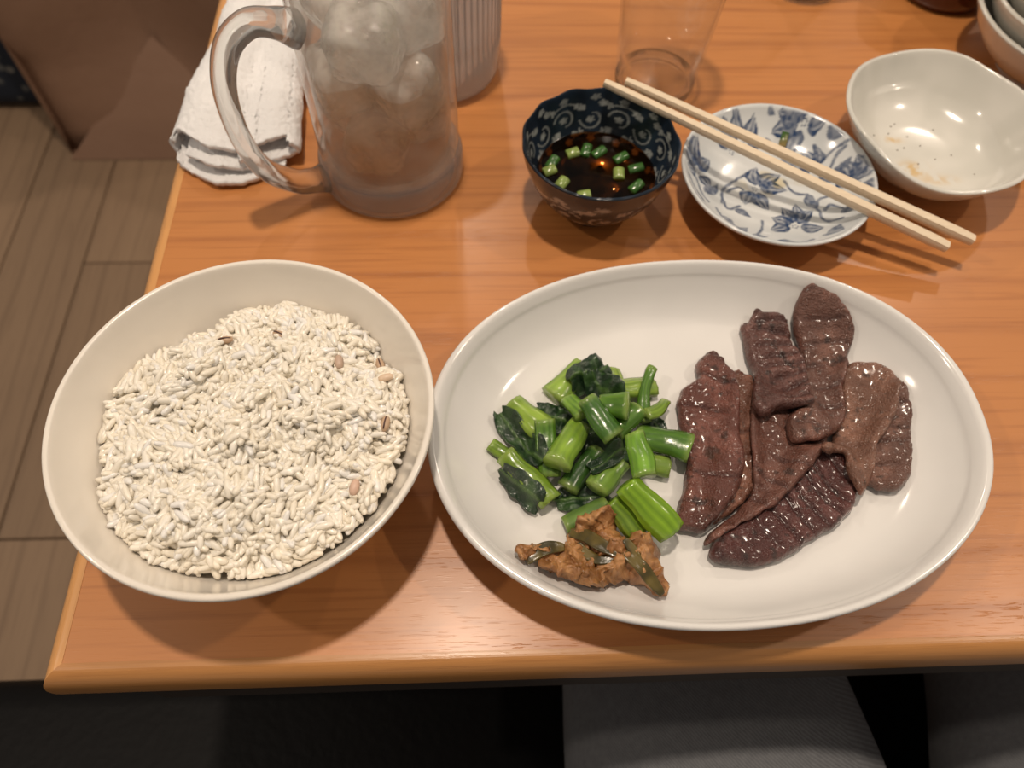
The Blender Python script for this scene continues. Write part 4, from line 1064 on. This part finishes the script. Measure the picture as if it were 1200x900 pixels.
for i, (sx, sy, yaw, pale, label) in enumerate(SCAL):
    f = min(1, (inr(SZ) * 1000 - 4.2) / math.hypot(sx, sy)); sx *= f; sy *= f
    R_, L_ = (0.0034, 0.0072) if pale else (0.0030, 0.0085)
    p0 = np.array([sx / 1000 + DB[0], sy / 1000 + DB[1], SZ + 0.0008]); d = np.array([math.cos(yaw), math.sin(yaw), 0.15]) * L_ / 2
    path = [p0 - d, p0 - d * 0.9, p0 + d * 0.9, p0 + d]
    V, F = tube(path, ring_section(R_, R_ * 0.72, 14), scale=[0.88, 1, 1, 0.88])
    cg = (0.30, 0.40, 0.10) if pale else (0.055, 0.16, 0.03)
    c = np.tile(cg, (len(V), 1)); c = mixc(c, np.array(cg) * 0.55, 0.5 + 0.5 * vnoise(V, 600, i)); c[-2:] = np.array(cg) * 1.4; c[:14] = np.array(cg) * 1.25
    solo('spring_onion', V, F, M['stem'], label, 'spring onion', tuple(p0 - [0, 0, R_ * 0.7]), 'chopped spring onion in the dipping sauce', cols=c)
M['chilisauce'] = simple('chili_flake', (0.36, 0.07, 0.02), 0.3)
# spring onion scrap left in the small plate
V, F = tube([(SP[0] + 0.0125, SP[1] + 0.032, 0.0140), (SP[0] + 0.0140, SP[1] + 0.036, 0.0158), (SP[0] + 0.0155, SP[1] + 0.0400, 0.0176)], ring_section(0.0024, 0.0012, 10))
solo('spring_onion', V, F, M['stem'], 'small green spring onion scrap left in the blue flowered plate', 'spring onion', (SP[0] + 0.014, SP[1] + 0.036, 0.0135), cols=mixc(np.tile((0.03, 0.09, 0.015), (len(V), 1)), (0.36, 0.26, 0.10), sstep(SP[1] + 0.0365, SP[1] + 0.0335, V[:, 1])))

# ------------------------------------------------------------------ chopsticks
def chopstick(a, b, label, w0, w1):
    path = np.linspace(a, b, 24); ts = np.linspace(0, 1, 24)
    s = 1.0; ch = 0.22
    sec = np.array([(s, ch), (s, -ch), (s - .3, -s + .1), (ch, -s), (-ch, -s), (-s + .3, -s + .1), (-s, -ch), (-s, ch), (-s + .12, s - .12), (-ch, s), (ch, s), (s - .12, s - .12)])
    sc = w0 + (w1 - w0) * ts; sc = sc * (1 - 0.12 * (ts > 0.99) - 0.12 * (ts < 0.01))
    V, F = tube(path, sec, scale=sc)
    mid = np.array(a)
    return solo('chopstick', V, F, M['chop'], label, 'chopstick', tuple((np.array(a) + np.array(b)) / 2), 'pair of wooden chopsticks', smooth=False)
CA = np.array([0.0712, 0.3596, 0.0545]); CB = np.array([0.2630, 0.2690, 0.0185])
chopstick((0.0722, 0.3598, 0.0549), (0.2584, 0.2656, 0.0216), 'pale wooden chopstick nearer the table edge, blunt tip', 0.0022, 0.0030)
chopstick((0.0845, 0.3612, 0.0549), (0.2745, 0.2703, 0.0216), 'pale wooden chopstick farther from the table edge, reaching farthest right', 0.0022, 0.0030)

# ------------------------------------------------------------------ beer mug of iced tea
MC = np.array([-0.0523, 0.3502])
mug = thing('glass_mug', 'heavy glass mug of iced tea with a thick handle', 'mug', (MC[0], MC[1], 0))
wall = catmull([(0.0400, 0.0205), (0.0410, 0.0240), (0.0411, 0.05), (0.0408, 0.09), (0.0405, 0.13), (0.0402, 0.1465), (0.0393, 0.1480), (0.0382, 0.1465), (0.0378, 0.13), (0.0376, 0.09), (0.0373, 0.05), (0.0368, 0.030), (0.0350, 0.0215)], 5)
V, F = lathe(list(map(tuple, wall)), 96, (MC[0], MC[1], 0), closed=True)
part('glass_wall', V, F, M['mug_wall'], mug)
bs = catmull([(0, 0.0025), (0.034, 0.0025), (0.037, 0.0), (0.0412, 0.0006), (0.0431, 0.0035), (0.0433, 0.0125), (0.0425, 0.0175), (0.0402, 0.0203), (0.0352, 0.0204), (0.033, 0.0185), (0.0, 0.0175)], 5)
V, F = lathe([(max(0, a), b) for a, b in bs[:-1]] + [(0, 0.0175)], 96, (MC[0], MC[1], 0))
part('base', V, F, M['mug_solid'], mug, 'thick glass base ring')
ang = math.radians(28); hd = np.array([-math.cos(ang), -math.sin(ang)])
hpts = [(0.0388, 0.1075), (0.0480, 0.1135), (0.0600, 0.1170), (0.0725, 0.1085), (0.0800, 0.0880), (0.0805, 0.0590), (0.0740, 0.0340), (0.0600, 0.0180), (0.0500, 0.0135), (0.0425, 0.0120)]
hp = catmull([(MC[0] + hd[0] * s, MC[1] + hd[1] * s, z) for s, z in hpts], 8)
sidev = np.array([-hd[1], hd[0], 0])
ts = np.linspace(0, 1, len(hp)); sc = 1.0 + 0.45 * np.exp(-(ts / 0.10) ** 2) + 0.25 * np.exp(-((1 - ts) / 0.06) ** 2)
def tube_fixed(path, section, side, scale):
    p = np.asarray(path); t_ = frames(p); V, F = [], []; m = len(section)
    for i in range(len(p)):
        upv = np.cross(side, t_[i]); upv /= np.linalg.norm(upv)
        V += list(p[i] + section[:, :1] * scale[i] * side + section[:, 1:] * scale[i] * upv)
    for i in range(len(p) - 1):
        for k in range(m):
            l = (k + 1) % m; F.append((i * m + k, i * m + l, (i + 1) * m + l, (i + 1) * m + k))
    F.append(tuple(range(m))); F.append(tuple(range((len(p) - 1) * m, len(p) * m)))
    return np.array(V), F
V, F = tube_fixed(hp, ring_section(0.0078, 0.0056, 20, 0.8), sidev, sc)
part('handle', V, F, M['mug_handle'], mug, 'curved clear glass handle')
TL = 0.076
V, F = lathe([(0, 0.0190), (0.030, 0.0195), (0.0345, 0.0225), (0.0362, 0.030), (0.0368, 0.05), (0.0370, TL), (0.0, TL)], 72, (MC[0], MC[1], 0))
solo('iced_tea', V, F, M['tea'], 'pale brown iced tea in the lower half of the glass mug', 'drink', (MC[0], MC[1], 0.019))
def ice_geo(c, h, rot, seed):
    nu, nv = 22, 28; V, F = [], []
    V.append((0, 0, 1)); pw = 0.55
    sg = lambda q: math.copysign(abs(q) ** pw, q)
    for i in range(1, nu):
        a = math.pi * i / nu
        for k in range(nv):
            b = 2 * math.pi * k / nv
            V.append((sg(math.sin(a)) * sg(math.cos(b)), sg(math.sin(a)) * sg(math.sin(b)), sg(math.cos(a))))
    V.append((0, 0, -1)); e = len(V) - 1
    for k in range(nv):
        F.append((0, 1 + k, 1 + (k + 1) % nv)); F.append((e, 1 + (nu - 2) * nv + (k + 1) % nv, 1 + (nu - 2) * nv + k))
    for i in range(nu - 2):
        for k in range(nv): F.append((1 + i * nv + k, 1 + (i + 1) * nv + k, 1 + (i + 1) * nv + (k + 1) % nv, 1 + i * nv + (k + 1) % nv))
    V = np.array(V) * np.array(h)
    V *= (1 + 0.10 * fbm(V, 60, seed, 2))[:, None]
    Rm = np.array(Matrix.Rotation(rot[2], 3, 'Z') @ Matrix.Rotation(rot[1], 3, 'Y') @ Matrix.Rotation(rot[0], 3, 'X'))
    return V @ Rm.T + c, F
ICE = [(0.0185, -1.75, 0.0385, 'ice cube at the bottom front of the mug, under the tea'), (0.0190, 0.45, 0.0400, 'ice cube at the bottom right of the mug, under the tea'), (0.0190, 2.55, 0.0395, 'ice cube at the bottom left of the mug, behind the front one'),
       (0.0185, -0.7, 0.0690, 'ice cube at the tea surface on the right side of the mug'), (0.0185, -2.85, 0.0700, 'ice cube at the tea surface on the handle side of the mug'), (0.0190, 1.4, 0.0700, 'ice cube at the tea surface at the back of the mug'),
       (0.0180, -1.7, 0.1000, 'ice cube above the tea at the front of the mug'), (0.0185, 0.4, 0.1000, 'ice cube above the tea at the right of the mug'), (0.0185, 2.5, 0.1005, 'ice cube above the tea at the handle side of the mug')]
for i, (d, a, z, label) in enumerate(ICE):
    c0 = np.array([MC[0] + d * math.cos(a), MC[1] + d * math.sin(a), z])
    V, F = ice_geo(c0, (0.0178, 0.0172, 0.0168), (rnd(-.3, .3), rnd(-.3, .3), a + rnd(-.2, .2)), 100 + i)
    q = (V[:, :2] - MC); rr = np.hypot(q[:, 0], q[:, 1]); V[:, :2] = MC + q * np.minimum(1, 0.0362 / rr)[:, None]
    solo('ice_cube', V, F, M['ice'], label, 'ice', tuple(c0 - [0, 0, 0.013]), 'ice cubes in the mug')

# ------------------------------------------------------------------ ribbed glass, tumbler, far glass, lacquer pot
def fluted(th, r, z, k):
    f = sstep(0.026, 0.034, z) * (k < 12)
    return r - 0.0022 * f * np.abs(np.sin(28 * th)) ** 0.7, z
RG = np.array([-0.0245, 0.4425])
rg = thing('ribbed_tumbler', 'ribbed clear tumbler of water standing behind the mug', 'glass', (RG[0], RG[1], 0))
out = [(0.0, 0.001), (0.030, 0.0), (0.0345, 0.0008), (0.0385, 0.004), (0.0400, 0.010), (0.0405, 0.026), (0.0407, 0.030), (0.0408, 0.036), (0.0410, 0.06), (0.0412, 0.08), (0.0415, 0.105), (0.0415, 0.108)]
inn_ = [(0.0402, 0.1085), (0.0392, 0.107), (0.0385, 0.08), (0.0382, 0.04), (0.0375, 0.018), (0.033, 0.012), (0.0, 0.011)]
V, F = lathe(out + inn_, 448, (RG[0], RG[1], 0), fluted)
part('glass_body', V, F, M['ribbed'], rg)
V, F = lathe([(0, 0.0115), (0.0325, 0.0125), (0.037, 0.0185), (0.0377, 0.04), (0.0, 0.04)], 64, (RG[0], RG[1], 0))
solo('water', V, F, M['water'], 'clear water in the ribbed tumbler behind the mug', 'drink', (RG[0], RG[1], 0.0115))

def tumbler(c, r0, r1, h, name, label, cat='glass', liquid=None):
    g = thing(name, label, cat, (c[0], c[1], 0))
    w = [(r0 + 0.0004, 0.0085), (r0 + (r1 - r0) * 0.5, h * 0.5), (r1, h - 0.001), (r1 - 0.0006, h), (r1 - 0.0014, h - 0.001), (r0 + (r1 - r0) * 0.5 - 0.0016, h * 0.5), (r0 - 0.0014, 0.0105)]
    V, F = lathe(w, 96, (c[0], c[1], 0), closed=True); part('glass_wall', V, F, M['clear'], g)
    b = catmull([(0, 0.0012), (r0 - 0.006, 0.001), (r0 - 0.003, 0.0), (r0 - 0.0006, 0.001), (r0 + 0.0002, 0.0035), (r0 + 0.0003, 0.0083), (r0 - 0.0018, 0.0084), (r0 - 0.006, 0.0074), (0, 0.0068)], 4)
    V, F = lathe([(max(0, a), z) for a, z in b[:-1]] + [(0, 0.0068)], 96, (c[0], c[1], 0)); part('glass_base', V, F, M['clear_base'], g, 'thick clear base')
    return g
tumbler((0.1190, 0.4270), 0.0262, 0.0345, 0.110, 'clear_tumbler', 'empty clear tumbler standing behind the dark blue bowl')
tumbler((0.2475, 0.5440), 0.0305, 0.0360, 0.110, 'clear_tumbler', 'clear glass at the far table side, only its base in view')
LP_ = (0.3530, 0.5355)
pot = thing('sauce_pot', 'dark red-brown lacquered sauce pot near the stacked bowls', 'pot', (LP_[0], LP_[1], 0))
V, F = lathe([(max(0, a), z) for a, z in catmull([(0, 0.001), (0.027, 0.0), (0.0325, 0.002), (0.0360, 0.010), (0.0380, 0.03), (0.0370, 0.055), (0.031, 0.072), (0.026, 0.076), (0.0, 0.0765)], 5)], 72, (LP_[0], LP_[1], 0))
part('pot_body', V, F, M['lacquer'], pot)
V, F = lathe([(max(0, a), z) for a, z in catmull([(0, 0.0770), (0.0265, 0.0770), (0.0272, 0.0795), (0.020, 0.0870), (0.008, 0.0905), (0.0065, 0.0945), (0.008, 0.0990), (0.0, 0.1010)], 4)], 48, (LP_[0], LP_[1], 0))
part('lid', V, F, M['lacquer'], pot)

# ------------------------------------------------------------------ rolled hand towel
def towel():
    sec0 = np.array([(-30, 10), (-20, 14), (-8, 13), (4, 9), (18, 8), (29, 7.5), (35, 11), (32, 17), (23, 20), (12, 18), (4, 17.5), (-8, 23), (-22, 25), (-34, 21), (-40, 12), (-36, 5), (-26, 2.2), (-10, 2.2), (10, 2.2), (26, 2.2)], float) / 1000
    sec = catmull(sec0, 14); m = len(sec); n = 140
    V, F = [], []
    for i in range(n):
        t_ = i / (n - 1)
        y = 0.350 + 0.150 * t_; wsc = np.interp(t_, [0, 0.25, 0.6, 1], [1.0, 0.93, 0.74, 0.66]); hs = np.interp(t_, [0, 0.15, 0.5, 1], [0.82, 1.0, 1.15, 1.2])
        cx = np.interp(t_, [0, 0.3, 0.6, 1], [-0.1435, -0.1430, -0.1400, -0.1400])
        for (w, h) in sec:
            yy = y
            near = (1 - t_) ** 2
            yy += near * (-0.010 + 0.020 * np.clip((-w - 0.012) / 0.028, 0, 1) ** 1.3 + 0.014 * np.clip((w - 0.004) / 0.028, 0, 1) + 0.007 * (h > 0.018) * 1.0 - 0.006 * (h < 0.006))
            V.append((cx + w * wsc, yy, 0.0018 + h * hs))
    V = np.array(V)
    N_ = np.stack([vnoise(V, 45, 1), vnoise(V, 45, 2), vnoise(V, 45, 3)], 1) * 0.0016 + np.stack([vnoise(V, 560, 4), vnoise(V, 560, 5), vnoise(V, 560, 6)], 1) * 0.00055
    V = V + N_
    for i in range(n - 1):
        for k in range(m - 1): F.append((i * m + k, i * m + k + 1, (i + 1) * m + k + 1, (i + 1) * m + k))
    V[:, 2] = np.maximum(V[:, 2], 0.0017)
    o = solo('hand_towel', V, F, M['towel'], 'white rolled terry hand towel lying behind the mug handle', 'towel', (-0.142, 0.42, 0.0))
    md = o.modifiers.new('thick', 'SOLIDIFY'); md.thickness = 0.0030; md.offset = 0
    return o
towel()
